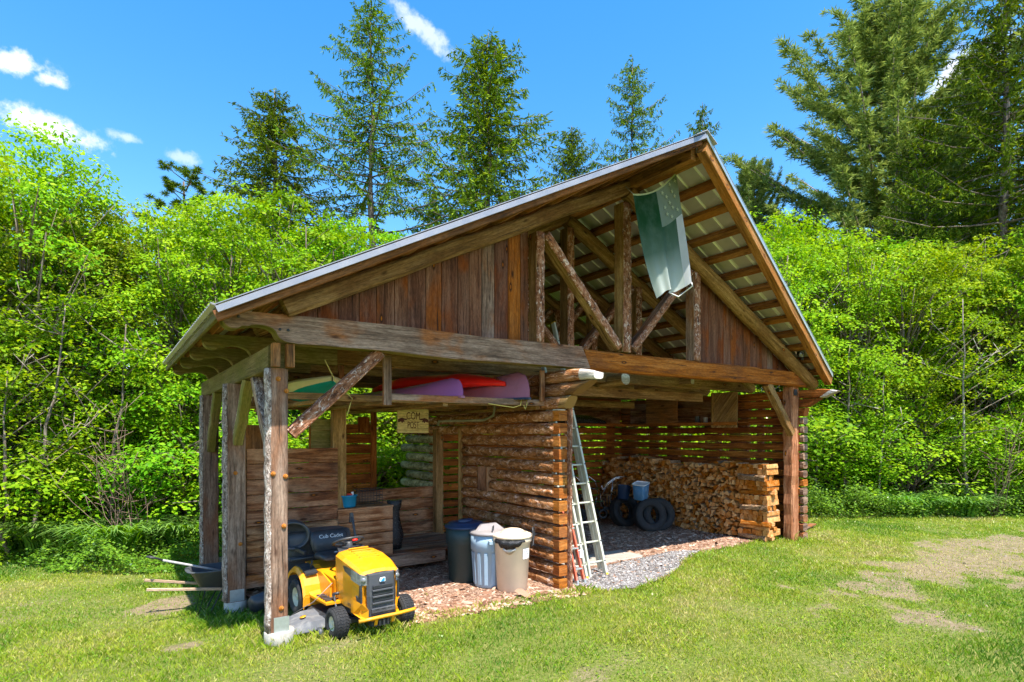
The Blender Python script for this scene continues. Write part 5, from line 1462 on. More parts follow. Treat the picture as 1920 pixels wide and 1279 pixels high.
# ------------------------------------------------------------------ ground
def vnoise(x, y, sc, seed=0):
    x = np.asarray(x) * sc; y = np.asarray(y) * sc
    xi = np.floor(x).astype(np.int64); yi = np.floor(y).astype(np.int64); fx = x - xi; fy = y - yi
    fx = fx * fx * (3 - 2 * fx); fy = fy * fy * (3 - 2 * fy)
    def h(a, b):
        n = (a * 374761393 + b * 668265263 + seed * 974634777) & 0x7fffffff
        n = ((n ^ (n >> 13)) * 1274126177) & 0x7fffffff
        n = (n ^ (n >> 16)) & 0xffff
        return n / 65535.0
    return (h(xi, yi) * (1 - fx) + h(xi + 1, yi) * fx) * (1 - fy) + (h(xi, yi + 1) * (1 - fx) + h(xi + 1, yi + 1) * fx) * fy
def fbm(x, y, sc, seed=0, o=4): return sum(vnoise(x, y, sc * 2 ** k, seed + k) * .5 ** k for k in range(o)) / sum(.5 ** k for k in range(o))
def sst(a, b, v): t = np.clip((v - a) / (b - a), 0, 1); return t * t * (3 - 2 * t)
def gpx(px, py, z=0.0):
    d = 1074 * (2.15 - z) / (py - 815); p = CAM + FW * d + RT * ((px - 960) / 1074 * d); return (p.x, p.y)
BARE = [(10.6, -2.75, 4.8, .85, .92), (6.3, -3.7, 1.6, .45, .38), (13.2, -3.9, 3.0, .5, .6)]
for (px, py, rx, ry, s) in ((308, 1110, .28, .40, 1.0), (362, 1212, .26, .20, .8), (60, 1105, .35, .2, .55), (20, 1135, .6, .3, .45), (1120, 1262, .7, .2, .5), (1560, 1255, .7, .25, .4), (620, 1215, .3, .12, .5), (1330, 1230, .8, .25, .45), (880, 1240, .7, .2, .35), (230, 1190, .5, .25, .35)):
    x, y = gpx(px, py); BARE.append((x, y, rx, ry, s))
def dirt(x, y):
    n = .6 * fbm(x, y, 1.1, 3, 5) + .4 * fbm(x, y, 4.2, 33, 3); n = (n - .5) * 1.25 + .5; D = np.zeros_like(x)
    for (cx, cy, rx, ry, s) in BARE:
        e = np.sqrt(((x - cx) / rx) ** 2 + ((y - cy) / ry) ** 2)
        D = np.maximum(D, s * (1 - sst(.10, 1.45, e + (n - .5) * 3.0)))
    D = np.maximum(D, .35 * sst(.58, .72, fbm(x, y, .8, 40, 4)))
    return D
FLOOR = [(1.15, .15), (1.87, -.14), (2.6, -.18), (3.17, -.25), (3.89, -.34), (4.2, -.62), (4.6, -.72), (5.3, -.6), (5.93, -.37), (6.6, .02), (7.34, .30), (8.2, .25), (9.1, .30), (9.8, .35), (10.1, 4.9), (.1, 4.9), (.1, 1.7), (.9, 1.0)]
def inpoly(x, y, poly):
    c = np.zeros(x.shape, bool); n = len(poly)
    for i in range(n):
        x0, y0 = poly[i]; x1, y1 = poly[(i + 1) % n]
        t = ((y0 > y) != (y1 > y)) & (x < (x1 - x0) * (y - y0) / (y1 - y0 + 1e-12) + x0); c ^= t
    return c
def gzn(x, y): return -.2 * sst(.2, 2.2, y) * (1 - sst(.2, 1.6, x))
# ground sheet: fine in the middle, coarse out to the horizon
ax = np.concatenate([np.linspace(-600, -22, 10), np.arange(-20, 30, .16), np.linspace(32, 600, 10)])
ay = np.concatenate([np.linspace(-600, -12, 10), np.arange(-10, 24, .16), np.linspace(26, 600, 10)])
GX, GY = np.meshgrid(ax, ay); nx_, ny_ = len(ax), len(ay)
GZ = gzn(GX, GY)
V = np.stack([GX, GY, GZ], -1).reshape(-1, 3)
idx = np.arange(nx_ * ny_).reshape(ny_, nx_)
F = np.stack([idx[:-1, :-1], idx[:-1, 1:], idx[1:, 1:], idx[1:, :-1]], -1).reshape(-1, 4)
me = bpy.data.meshes.new('lawn_ground'); me.vertices.add(len(V)); me.vertices.foreach_set('co', V.astype(np.float32).ravel())
me.loops.add(F.size); me.loops.foreach_set('vertex_index', F.astype(np.int32).ravel()); me.polygons.add(len(F)); me.polygons.foreach_set('loop_start', np.arange(0, F.size, 4, dtype=np.int32))
a = me.attributes.new('bare', 'FLOAT', 'POINT'); a.data.foreach_set('value', dirt(V[:, 0], V[:, 1]).astype(np.float32)); me.update(calc_edges=True)
def ground_mat():
    m, nt, out = new_mat('lawn_soil'); g = G(nt)
    oc = g.n('TexCoord').outputs['Object']
    at = g.n('Attribute', _attribute_name='bare').outputs[2]
    n1 = g.noise(oc, 1.1, 6, .6); n2 = g.noise(oc, 24, 6, .7); n3 = g.noise(oc, 90, 3, .6)
    gr = g.ramp(n2, [(.3, (.06, .095, .014)), (.5, (.14, .17, .03)), (.7, (.26, .24, .08))])
    so_ = g.ramp(g.math('ADD', g.math('MULTIPLY', n2, .55), g.math('MULTIPLY', n3, .45)), [(.32, (.14, .10, .055)), (.5, (.26, .195, .12)), (.66, (.37, .29, .19))])
    so_ = g.mix(g.math('MULTIPLY', g.sstep(n1, .45, .6), .4), so_, (.22, .18, .10))
    so_ = g.mix(g.math('MULTIPLY', g.sstep(g.noise(oc, 5.5, 6, .7, .6), .48, .60), .6), so_, (.13, .125, .045))
    c = g.mix(g.sstep(g.math('ADD', at, g.math('MULTIPLY', g.math('SUBTRACT', n2, .5), .7)), .30, .62), gr, so_)
    b = g.n('BsdfPrincipled', Roughness=.95); b.inputs['Specular IOR Level'].default_value = .15
    g.link(c, b.inputs['Base Color']); g.link(bump(g, g.math('ADD', n2, g.math('MULTIPLY', n3, .6)), .8, .03), b.inputs['Normal']); g.link(b.outputs[0], out.inputs[0]); return m
me.materials.append(ground_mat()); go = bpy.data.objects.new('lawn_ground', me); COL.objects.link(go); tag(go, kind='structure')

def chip_mat(name, stops, sc=60):
    m, nt, out = new_mat(name); g = G(nt)
    oc = g.n('TexCoord').outputs['Object']
    vo = g.n('TexVoronoi', Scale=sc, _feature='F1', Randomness=1.0); g.link(g.n('Mapping', Vector=oc, Scale=(1, 1.7, 1)).outputs[0], vo.inputs['Vector'])
    sep = g.n('SeparateColor', Color=vo.outputs['Color']).outputs[0]
    c = g.ramp(sep, stops)
    c = g.mix(g.math('MULTIPLY', g.sstep(g.noise(oc, 1.3, 4, .6), .42, .62), .3), c, stops[0][1])
    b = g.n('BsdfPrincipled', Roughness=.9); b.inputs['Specular IOR Level'].default_value = .2
    g.link(c, b.inputs['Base Color']); g.link(bump(g, vo.outputs['Distance'], .9, .02), b.inputs['Normal']); g.link(b.outputs[0], out.inputs[0]); return m
def attr_mat(name, stops, rough=.85):
    m, nt, out = new_mat(name); g = G(nt)
    at = g.n('Attribute', _attribute_name='rnd').outputs[2]
    b = g.n('BsdfPrincipled', Roughness=rough); b.inputs['Specular IOR Level'].default_value = .2
    g.link(g.ramp(at, stops), b.inputs['Base Color']); g.link(b.outputs[0], out.inputs[0]); return m
CH = [(0, (.13, .062, .036)), (.35, (.28, .145, .085)), (.7, (.42, .26, .175)), (1, (.60, .46, .35))]
GV = [(0, (.10, .085, .075)), (.4, (.20, .18, .165)), (.75, (.31, .285, .27)), (1, (.46, .44, .42))]
def sheet(name, poly, z, mat):
    b = MB(); k = [Vector((x, y, z)) for x, y in poly]
    cx = sum(p[0] for p in poly) / len(poly); cy = sum(p[1] for p in poly) / len(poly)
    for p in k: b.v.append(p)
    b.face(tuple(range(len(k))), [(p.x, p.y) for p in k], .5)
    o = b.build(name, mat, fix=False); tag(o, kind='structure'); return o
def ragged(poly, amp, step=.12, seed=1):
    rg = random.Random(seed); out_ = []
    for i in range(len(poly)):
        a = Vector(poly[i]).to_2d() if False else poly[i]; c = poly[(i + 1) % len(poly)]
        n = max(1, int(math.hypot(a[0] - c[0], a[1] - c[1]) / step))
        for k in range(n): t = k / n; out_.append((a[0] + (c[0] - a[0]) * t + rg.uniform(-amp, amp), a[1] + (c[1] - a[1]) * t + rg.uniform(-amp, amp)))
    return out_
sheet('bark_mulch_floor', ragged(FLOOR, .035), .008, chip_mat('mulch_bed', CH, 55))
GRAVEL = [(4.0, -.25), (4.2, -.60), (4.6, -.70), (5.3, -.58), (5.93, -.35), (6.6, .04), (7.5, .36), (7.0, .62), (6.1, .55), (4.9, .45), (4.05, .3)]
sheet('gravel_patch', ragged(GRAVEL, .04, seed=2), .013, chip_mat('gravel_bed', GV, 70))
b = MB(); b.box((5.42, .93, .0), (1.75, .62, .05), ch=.012); o = b.build('concrete_slab', plain('dusty_concrete', (.34, .30, .25), .9, 0, var=.15, nscale=8, bstr=.3)); tag(o, kind='structure')
def scatter(name, poly, n, size, flat, mat, z0, seed, label, dens=None, elong=1.0):
    r = np.random.default_rng(seed); P = np.array(poly); lo, hi = P.min(0), P.max(0)
    x = r.uniform(lo[0], hi[0], n * 3); y = r.uniform(lo[1], hi[1], n * 3); k = inpoly(x, y, poly)
    x, y = x[k][:n], y[k][:n]
    if dens is not None: k = r.random(len(x)) < dens(x, y); x, y = x[k], y[k]
    n = len(x); s = size * r.lognormal(0, .45, n)
    # each chip: a skewed box-like lump, five visible quads
    cor = np.array([(-1, -1, 0), (1, -1, 0), (1, 1, 0), (-1, 1, 0), (-.6, -.6, 1), (.6, -.7, 1), (.7, .6, 1), (-.7, .5, 1)], float)
    C = cor[None] * (1 + r.uniform(-.35, .35, (n, 8, 3))); C[..., 0] *= elong; C[..., 2] *= flat * r.uniform(.6, 1.4, (n, 1))
    C *= s[:, None, None]; a = r.uniform(0, 2 * PI, n); tl = r.normal(0, .25, n); ca, sa = np.cos(a)[:, None], np.sin(a)[:, None]
    C[..., 2] += C[..., 0] * tl[:, None] 
    X = C[..., 0] * ca - C[..., 1] * sa + x[:, None]; Y = C[..., 0] * sa + C[..., 1] * ca + y[:, None]; Z = C[..., 2] + z0
    V = np.stack([X, Y, Z], -1); fi = np.array([(4, 5, 6, 7), (0, 1, 5, 4), (1, 2, 6, 5), (2, 3, 7, 6), (3, 0, 4, 7)])
    VV = V[:, fi].reshape(-1, 3); rn = np.repeat(r.random(n), 5)
    o = np_mesh(name, VV, n * 5, 4, mat, rn); tag(o, label, 'ground cover', kind='stuff'); return o
mulch_chip = attr_mat('mulch_chip', CH)
scatter('mulch_chips', FLOOR, 24000, .0095, .4, mulch_chip, .008, 5, 'reddish bark mulch chips strewn over the shed floor', elong=2.3, dens=lambda x, y: np.clip(1.3 - y * .28, .12, 1))
scatter('gravel_stones', GRAVEL, 17000, .0068, .8, attr_mat('stone', GV, .7), .014, 6, 'pale grey gravel stones at the mouth of the right bay')
scatter('mulch_chips', [(1.3, -.3), (3.9, -.55), (4.2, -.3), (1.5, .2)], 1500, .014, .4, mulch_chip, .01, 9, 'loose bark chips strewn into the grass before the dustbins', elong=1.8)
scatter('pebbles', [(5.5, -4.6), (16, -6), (17, -1.2), (8, -1.6)], 1800, .0065, .6, attr_mat('dirt_pebble', [(0, (.16, .13, .10)), (1, (.36, .31, .25))]), .0, 12, 'small pebbles on the bare patches of the drive', dens=lambda x, y: np.clip(dirt(x, y) * 1.2, 0, 1))

# ------------------------------------------------------------------ grass
def grass_mat():
    m, nt, out = new_mat('grass_blade'); g = G(nt)
    at = g.n('Attribute', _attribute_name='rnd').outputs[2]
    c = g.ramp(at, [(0, (.06, .16, .008)), (.30, (.15, .29, .012)), (.60, (.30, .40, .018)), (.82, (.43, .45, .045)), (1, (.54, .45, .17))])
    tc = g.n('HueSaturation', Color=c, Value=1.2).outputs[0]
    d = g.n('BsdfDiffuse', Color=c); t = g.n('BsdfTranslucent', Color=tc); mx = g.n('MixShader', i0=.38, i1=d.outputs[0], i2=t.outputs[0])
    gl = g.n('BsdfGlossy', Roughness=.4, Color=(.9, .95, .9, 1)); mx2 = g.n('MixShader', i0=.035, i1=mx.outputs[0], i2=gl.outputs[0])
    g.link(mx2.outputs[0], out.inputs[0]); return m
M['grass'] = grass_mat()
r = NP
def make_grass():
    N = 900000
    # uniform in area of a wedge in front of the camera, thinned with distance
    d = np.sqrt(r.uniform(3.6 ** 2, 19.5 ** 2, N)); lat = r.uniform(-1.08, 1.08, N) * d
    dens = np.clip((8.0 / d) ** 1.1, 0, 1) 
    k = r.random(N) < dens; d, lat = d[k], lat[k]
    x = CAM.x + FW.x * d + RT.x * lat; y = CAM.y + FW.y * d + RT.y * lat
    D = dirt(x, y)
    keep = r.random(len(x)) > np.clip(D * .95 - .08, 0, .72)
    fl = inpoly(x, y, FLOOR); keep &= ~(fl & (r.random(len(x)) > .004))
    keep &= ~((x > 0.1) & (x < 10.1) & (y > .7) & (y < 5))
    x, y, d, D = x[keep], y[keep], d[keep], D[keep]; n = len(x)
    hn = fbm(x, y, 1.6, 60, 3); pn = fbm(x, y, .55, 80, 4); fn = fbm(x, y, 5.0, 90, 3)
    h = .018 + .028 * hn + .018 * fn
    # uncut tufts against piers, walls and at the mulch edge
    tall = np.zeros(n)
    for (cx, cy, rad) in ((.05, -.05, .38), (-.05, 2.0, .7), (0, 4.4, .8), (3.9, -.35, .40), (.5, .1, .6), (10.0, -.1, .5), (1.0, -.35, .5), (-.2, 1.2, .7)):
        tall = np.maximum(tall, 1 - np.sqrt((x - cx) ** 2 + (y - cy) ** 2) / rad)
    tall = np.clip(tall, 0, 1)
    near_fl = np.zeros(n)
    for i in range(0, 14):
        x0, y0 = FLOOR[i]; x1, y1 = FLOOR[(i + 1)]
        L2 = (x1 - x0) ** 2 + (y1 - y0) ** 2; t = np.clip(((x - x0) * (x1 - x0) + (y - y0) * (y1 - y0)) / L2, 0, 1)
        dd = np.hypot(x - x0 - t * (x1 - x0), y - y0 - t * (y1 - y0)); near_fl = np.maximum(near_fl, np.clip(1 - dd / .28, 0, 1))
    h = h + .09 * tall * r.random(n) + .035 * near_fl * r.random(n)
    h *= 1 - .45 * np.clip(D * 2, 0, 1); h *= r.uniform(.6, 1.35, n)
    h = np.where(r.random(n) < .004, h * 2.0, h)
    w = (.0026 + .0016 * r.random(n)) * np.clip(d / 6.0, 1, 3.0)
    a = r.uniform(0, 2 * PI, n); la = r.uniform(0, 2 * PI, n); lean = h * r.uniform(.15, .95, n)
    bx, by = np.cos(a) * w, np.sin(a) * w; z = gzn(x, y) - .004
    mx, my = x + np.cos(la) * lean * .35, y + np.sin(la) * lean * .35
    tx, ty = x + np.cos(la) * lean, y + np.sin(la) * lean
    V = np.empty((n, 4, 3))
    V[:, 0] = np.stack([x - bx, y - by, z], -1); V[:, 1] = np.stack([x + bx, y + by, z], -1)
    V[:, 2] = np.stack([mx + bx * .8, my + by * .8, z + h * .62], -1); V[:, 3] = np.stack([tx, ty, z + h], -1)
    c = .44 + (pn - .5) * 1.5 + (fn - .5) * .55 + r.normal(0, .12, n) + .25 * np.clip(D, 0, 1) - .25 * tall - .10 * (hn - .5)
    c = np.where(r.random(n) < .07, .9 + .1 * r.random(n), c)
    o = np_mesh('lawn_grass', V.reshape(-1, 3), n, 4, M['grass'], np.clip(c, 0, 1)); tag(o, 'short mown grass of the lawn round the shed', 'grass', kind='stuff')
    print('grass', n)
make_grass()
# broad-leaved weeds and clover in the lawn
def weeds():
    n = 26000
    d = np.sqrt(r.uniform(4.2 ** 2, 12 ** 2, n)); lat = r.uniform(-1, 1, n) * d
    x = CAM.x + FW.x * d + RT.x * lat; y = CAM.y + FW.y * d + RT.y * lat
    m_ = fbm(x, y, .9, 120, 4); mow = np.hypot(x - .8, y + .35) < 1.1
    k = ((m_ > .56) | mow) & ~inpoly(x, y, FLOOR) & ~((x > 0) & (x < 10.2) & (y > .6)); x, y = x[k], y[k]; n = len(x)
    s = r.uniform(.006, .016, n); a = r.uniform(0, 2 * PI, n); z = gzn(x, y) + r.uniform(.015, .05, n); t = r.normal(0, .4, n)
    ux, uy = np.cos(a), np.sin(a)
    V = np.stack([np.stack([x, y, z], -1), np.stack([x + ux * s - uy * s * .7, y + uy * s + ux * s * .7, z + t * s], -1), np.stack([x + ux * s * 2, y + uy * s * 2, z + t * s * 1.5], -1), np.stack([x + ux * s + uy * s * .7, y + uy * s - ux * s * .7, z + t * s], -1)], 1)
    o = np_mesh('lawn_weeds', V.reshape(-1, 3), n, 4, M['grass'], np.clip(r.normal(.38, .15, n), 0, .75)); tag(o, 'low broad-leaved weeds and clover in the lawn', 'weeds', kind='stuff')
weeds()
# ------------------------------------------------------------------ trees and plants
def leaves_np(P, D, Nn, L, Wd, fold=.15):
    """P base points, D unit directions, Nn normals (roughly), L lengths, Wd widths -> quads"""
    S = np.cross(D, Nn); S /= np.linalg.norm(S, axis=1, keepdims=True) + 1e-9
    N2 = np.cross(S, D)
    L = L[:, None]; Wd = Wd[:, None]
    return np.stack([P, P + D * L * .45 + S * Wd * .5 - N2 * L * fold * .3, P + D * L - N2 * L * fold, P + D * L * .45 - S * Wd * .5 - N2 * L * fold * .3], 1)
def unit(a): return a / (np.linalg.norm(a, axis=-1, keepdims=True) + 1e-9)
M['leaf_bright'] = leafmat('bright_spring_leaf', (.075, .20, .005), (.21, .40, .009), (.43, .57, .018), trans=.40, gloss=.03)
M['leaf_green'] = leafmat('mid_green_leaf', (.05, .16, .006), (.16, .35, .010), (.35, .51, .018), trans=.40, gloss=.03)
M['leaf_olive'] = leafmat('olive_young_leaf', (.08, .16, .008), (.22, .34, .014), (.44, .46, .04), trans=.38, gloss=.03)
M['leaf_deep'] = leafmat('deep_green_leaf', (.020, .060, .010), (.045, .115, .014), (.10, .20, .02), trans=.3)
M['needle'] = leafmat('spruce_needle', (.03, .075, .010), (.125, .205, .018), (.35, .44, .035), trans=.2, hueo=.01, gloss=0)
M['pine'] = leafmat('pine_needle', (.08, .15, .035), (.22, .32, .08), (.40, .50, .13), trans=.25, hueo=.01, gloss=0)
M['trunk'] = bark('tree_bark', (.06, .045, .035), (.14, .11, .085), (.26, .22, .18), scale=9)
M['twig'] = plain('bare_twig', (.20, .13, .095), .9)
def put(o, protos, loc, s, rz, label, cat, group=None, sx=None):
    c = copy_tree(protos); c.location = loc; c.scale = (sx or s, sx or s, s); c.rotation_euler = (0, 0, rz); tag(c, label, cat, group); return c
def decid(name, seed, H, W, ncl, nlf, leaf, low, mat, stems=1, spread=.33):
    rg = np.random.default_rng(seed); rd = random.Random(seed)
    root = bpy.data.objects.new(name, None); COL.objects.link(root)
    # crown volume
    C = []; B = []
    ph = rg.uniform(0, 6.28, 4); nb = max(8, ncl // 8)
    while len(B) < nb:      # boughs first, each then gets its own clusters, so gaps stay between boughs
        h = low + (1 - low) * rg.random() ** .85; th = rg.uniform(0, 2 * PI)
        prof = math.sqrt(max(0.015, 1 - ((h - .50) / .50) ** 2)) if h > .50 else (.80 + .20 * (h / .50))
        lobe = 1 + .22 * math.sin(3 * th + ph[0] + h * 5) + .16 * math.sin(5 * th + ph[1] - h * 8)
        rr_ = W / 2 * prof * lobe * (.35 + .65 * rg.random() ** .6)
        B.append((rr_ * math.cos(th), rr_ * math.sin(th), h * H))
    for k_ in range(ncl):
        p = B[k_ % nb]; s_ = .085 * W if H > 4 else .12 * W
        C.append((p[0] + rg.normal(0, s_), p[1] + rg.normal(0, s_), max(.05, min(H * 1.01, p[2] + rg.normal(0, s_ * .62)))))
    C = np.array(C)
    n = ncl * nlf
    cl = np.repeat(C, nlf, 0); out_ = cl.copy(); out_[:, 2] = 0; out_ = unit(out_)
    rad = spread * (.7 + .6 * rg.random((ncl, 1))).repeat(nlf, 0)[:, 0]
    th = rg.uniform(0, 2 * PI, n); q = np.sqrt(rg.random(n)) * rad
    off = np.stack([np.cos(th) * q, np.sin(th) * q, rg.normal(0, .07, n) - q * q * .55], -1)
    # tilt the sprays outwards and down
    off[:, 2] -= (off[:, 0] * out_[:, 0] + off[:, 1] * out_[:, 1]) * .45
    P = cl + off
    D = unit(np.stack([np.cos(th), np.sin(th), -.35 + rg.normal(0, .25, n)], -1) + rg.normal(0, .45, (n, 3)) + out_ * .3)
    Nn = unit(np.stack([rg.normal(0, .45, n) + out_[:, 0] * .5, rg.normal(0, .45, n) + out_[:, 1] * .5, np.ones(n)], -1))
    L = leaf * rg.uniform(.65, 1.3, n)
    V = leaves_np(P, D, Nn, L, L * .62)
    cr = (rg.random(ncl) * .5).repeat(nlf) + rg.random(n) * .5 + .12 * (cl[:, 2] / H - .5)
    crown = np_mesh('crown', V.reshape(-1, 3), n, 4, mat, np.clip(cr, 0, 1), root)
    b = MB(); tops = []
    for s in range(stems):
        a = 2 * PI * s / max(1, stems) + rd.random(); dx, dy = (math.cos(a) * .13 * W, math.sin(a) * .13 * W) if stems > 1 else (rd.uniform(-.2, .2), rd.uniform(-.2, .2))
        pts = [Vector((dx * .15 * (1 if stems > 1 else 0) + dx * t + rd.uniform(-.06, .06) * (t > 0), dy * t + dy * .15 * (stems > 1) + rd.uniform(-.06, .06) * (t > 0), H * .9 * t)) for t in [k / 9 for k in range(10)]]
        r0 = .0125 * H / math.sqrt(stems); b.tube(pts, r0, n=7, scale=lambda t: (1 - .82 * t,) * 2); tops.append(pts)
    for i in rg.choice(ncl, min(ncl, 95), replace=False):
        c = Vector(C[i]); pts = rd.choice(tops); k = max(1, min(8, int(c.z / (H * .9) * 9) - rd.randint(1, 3))); a = pts[k]
        mid = a.lerp(c, .5) + Vector((0, 0, .12 * (c - a).length))
        b.tube([a, mid, c], .012 + .006 * (c - a).length, n=4, scale=lambda t: (1 - .75 * t,) * 2)
    b.build('trunk', M['trunk'], root, fix=False)
    return root
def conifer(name, seed, H, Rb, mat, kind='spruce', low=.08, whorl=.42, dens=1.0):
    rg = np.random.default_rng(seed); rd = random.Random(seed)
    root = bpy.data.objects.new(name, None); COL.objects.link(root)
    b = MB(); P_, D_, L_, W_, C_ = [], [], [], [], []
    pts = [Vector((.05 * math.sin(k * 1.3 + seed), .05 * math.cos(k * 1.7), H * k / 12)) for k in range(13)]
    b.tube(pts, .0115 * H, n=8, scale=lambda t: (1 - .95 * t,) * 2)
    z = low * H
    while z < H * .985:
        f = 1 - z / H
        nb = rd.randint(3, 6) if kind != 'pine' else rd.randint(3, 5)
        a0 = rd.random() * 6.28
        for q in range(nb):
            if kind == 'spruce':
                L = Rb * min(1, f * 1.9) ** .80 * rd.uniform(.38, 1.25) + .15
                up0 = .25 * (1 - f * 1.6); sag = -.30 * f; tipup = .22
            elif kind == 'pine':
                L = Rb * (min(1, f * 1.9) ** .8) * rd.uniform(.55, 1.2) * (.55 + .45 * min(1, (z / H) * 2.2)) + .25
                up0 = .35 + .5 * (1 - f); sag = -.1; tipup = .35
            a = a0 + 2 * PI * q / nb + rd.uniform(-.35, .35); ca, sa = math.cos(a), math.sin(a)
            NS = 7; br = []
            for k in range(NS + 1):
                t = k / NS; rr_ = L * t; zz = z + L * (up0 * t + sag * t + (tipup + .0) * t ** 3)
                br.append(Vector((ca * rr_ + rd.uniform(-.03, .03) * t, sa * rr_ + rd.uniform(-.03, .03) * t, zz)))
            b.tube([br[0], br[2], br[4], br[7]], .010 + .009 * L, n=4, scale=lambda t: (1 - .8 * t,) * 2)
            nt_ = int(L * (15 if kind == 'spruce' else 13) * dens) + 4
            for k in range(nt_):
                t = (k + rd.random()) / nt_; t = .10 + .90 * t; i = min(NS - 1, int(t * NS)); p = br[i].lerp(br[i + 1], t * NS - i)
                sd = 1 if rd.random() < .5 else -1
                fw = Vector((ca, sa, 0)); sdv = Vector((-sa, ca, 0)) * sd
                if kind == 'spruce':
                    hang = rd.random() < .60
                    d = (fw * .35 + sdv * .35 + Vector((0, 0, -1.0))) if hang else (fw * .7 + sdv * .75 + Vector((0, 0, rd.uniform(-.25, .25))))
                    tl = (rd.uniform(.15, .48) * (.5 + f)) if hang else rd.uniform(.15, .42) * (1.15 - t * .6) * (.5 + .5 * min(1, L))
                    d = d.normalized(); m_ = max(2, int(tl / .07))
                    for s in range(m_):
                        u = s / m_; pp = p + d * (tl * u)
                        for w in range(2):
                            dd = (d * .9 + Vector((rd.uniform(-.7, .7), rd.uniform(-.7, .7), rd.uniform(-.5, .4)))).normalized()
                            P_.append(pp); D_.append(dd); L_.append(rd.uniform(.11, .20)); W_.append(.044)
                            C_.append(.25 + .35 * u + rd.uniform(-.2, .25) + (.25 if not hang and u > .6 else 0))
                else:
                    d = (fw * .8 + sdv * rd.uniform(.2, .9) + Vector((0, 0, rd.uniform(.1, .6)))).normalized(); tl = rd.uniform(.15, .45) * (1.2 - .5 * t)
                    for s in range(3):
                        pp = p + d * (tl * (.35 + .32 * s))
                        for w in range(8):
                            dd = (d * .55 + Vector((rd.uniform(-1, 1), rd.uniform(-1, 1), rd.uniform(-.6, 1)))).normalized()
                            P_.append(pp); D_.append(dd); L_.append(rd.uniform(.14, .26)); W_.append(.034)
                            C_.append(.3 + .2 * s + rd.uniform(-.25, .3))
        z += whorl * rd.uniform(.6, 1.3) * (.55 + .55 * f)
    n = len(P_); P_ = np.array(P_); D_ = np.array(D_); Nn = unit(rg.normal(0, 1, (n, 3)) + np.array([0, 0, .6]))
    V = leaves_np(P_, D_, Nn, np.array(L_), np.array(W_), .05)
    np_mesh('crown', V.reshape(-1, 3), n, 4, mat, np.clip(np.array(C_), 0, 1), root)
    b.build('trunk', M['trunk'], root, fix=False)
    print(name, 'needles', n)
    return root
def mindep(px):
    """distance along the view at which the shed's back or far side is passed (0 where the shed is not in the way)"""
    d = FW + RT * ((px - 960) / 1074); best = 0
    t = (4.9 - CAM.y) / d.y if d.y > 1e-6 else 0
    if -.7 < CAM.x + d.x * t < 10.5: best = max(best, t)
    t = (10.5 - CAM.x) / d.x if d.x > 1e-6 else 0
    if -.7 < CAM.y + d.y * t < 4.9: best = max(best, t)
    return best
def use(proto, used, px, dep, topy, H0, rz, label, cat, group=None, wx=1.0, z=-.05):
    """place the prototype (first time) or a copy at a photo column and distance; height set by its top"""
    md = mindep(px)
    if dep < 22 and cat != 'sapling': dep = max(dep, md + (3.0 if cat == 'shrub' else 3.7))
    H = hz(topy, dep) - z; s = H / H0
    o = proto if not used.get(proto.name) else copy_tree(proto)
    used[proto.name] = True
    o.location = cw(px, dep, z); o.scale = (s * wx, s * wx, s); o.rotation_euler = (0, 0, rz); tag(o, label, cat, group); return o
USED = {}
DB = [decid('leafy_tree', 101, 9, 4.6, 470, 52, .100, .10, M['leaf_bright']), decid('leafy_tree', 102, 9, 4.2, 420, 46, .118, .08, M['leaf_green'], stems=2),
      decid('leafy_tree', 103, 9, 5.0, 490, 50, .105, .12, M['leaf_bright'], stems=3), decid('leafy_tree', 104, 9, 4.4, 560, 50, .085, .14, M['leaf_olive'])]
# left side, front row then second row (photo column, distance, height of top in the photo)
LEFT = [(1, -70, 11.6, 262, 0.3, 'tall mid-green tree at the left edge of the picture, cut by the frame'),
        (0, 60, 12.6, 262, 1.2, 'bright leafy tree, second from the left edge, its top rising into the clouds'),
        (3, 175, 13.4, 372, 2.0, 'dull green tree with a dipping top left of the red pine'),
        (2, 300, 14.2, 398, 3.1, 'yellow-green tree below the tufted pine'),
        (0, 420, 14.6, 372, 4.0, 'bright yellow-green tree directly left of the shed roof corner'),
        (1, 545, 15.2, 366, 5.0, 'green tree whose crown rises over the low left part of the roof'),
        (2, 665, 16.0, 415, .9, 'yellow-topped tree over the roof, below the tallest spruce')]
for (i, px, dep, ty, rz, lab) in LEFT: use(DB[i], USED, px, dep, ty, 9.1, rz, lab, 'tree', 'leafy trees along the wood edge')
RIGHTT = [(0, 1470, 18.5, 408, 1.9, 'bright lime-green tree right beside the shed roof eave'),
          (2, 1590, 18.0, 440, 2.6, 'wide lime-green tree between the roof eave and the slender pale trunks'),
          (0, 1700, 17.6, 470, .5, 'leafy tree with slender pale trunk right of the lime-green ones'),
          (2, 1810, 17.8, 455, 4.4, 'leafy tree in front of the big dark spruce trunk'),
          (2, 1930, 17.2, 430, 5.4, 'leafy tree at the right edge of the picture, cut by the frame')]
for (i, px, dep, ty, rz, lab) in RIGHTT: use(DB[i], USED, px, dep, ty, 9.1, rz, lab, 'tree', 'leafy trees along the wood edge')
k = 0
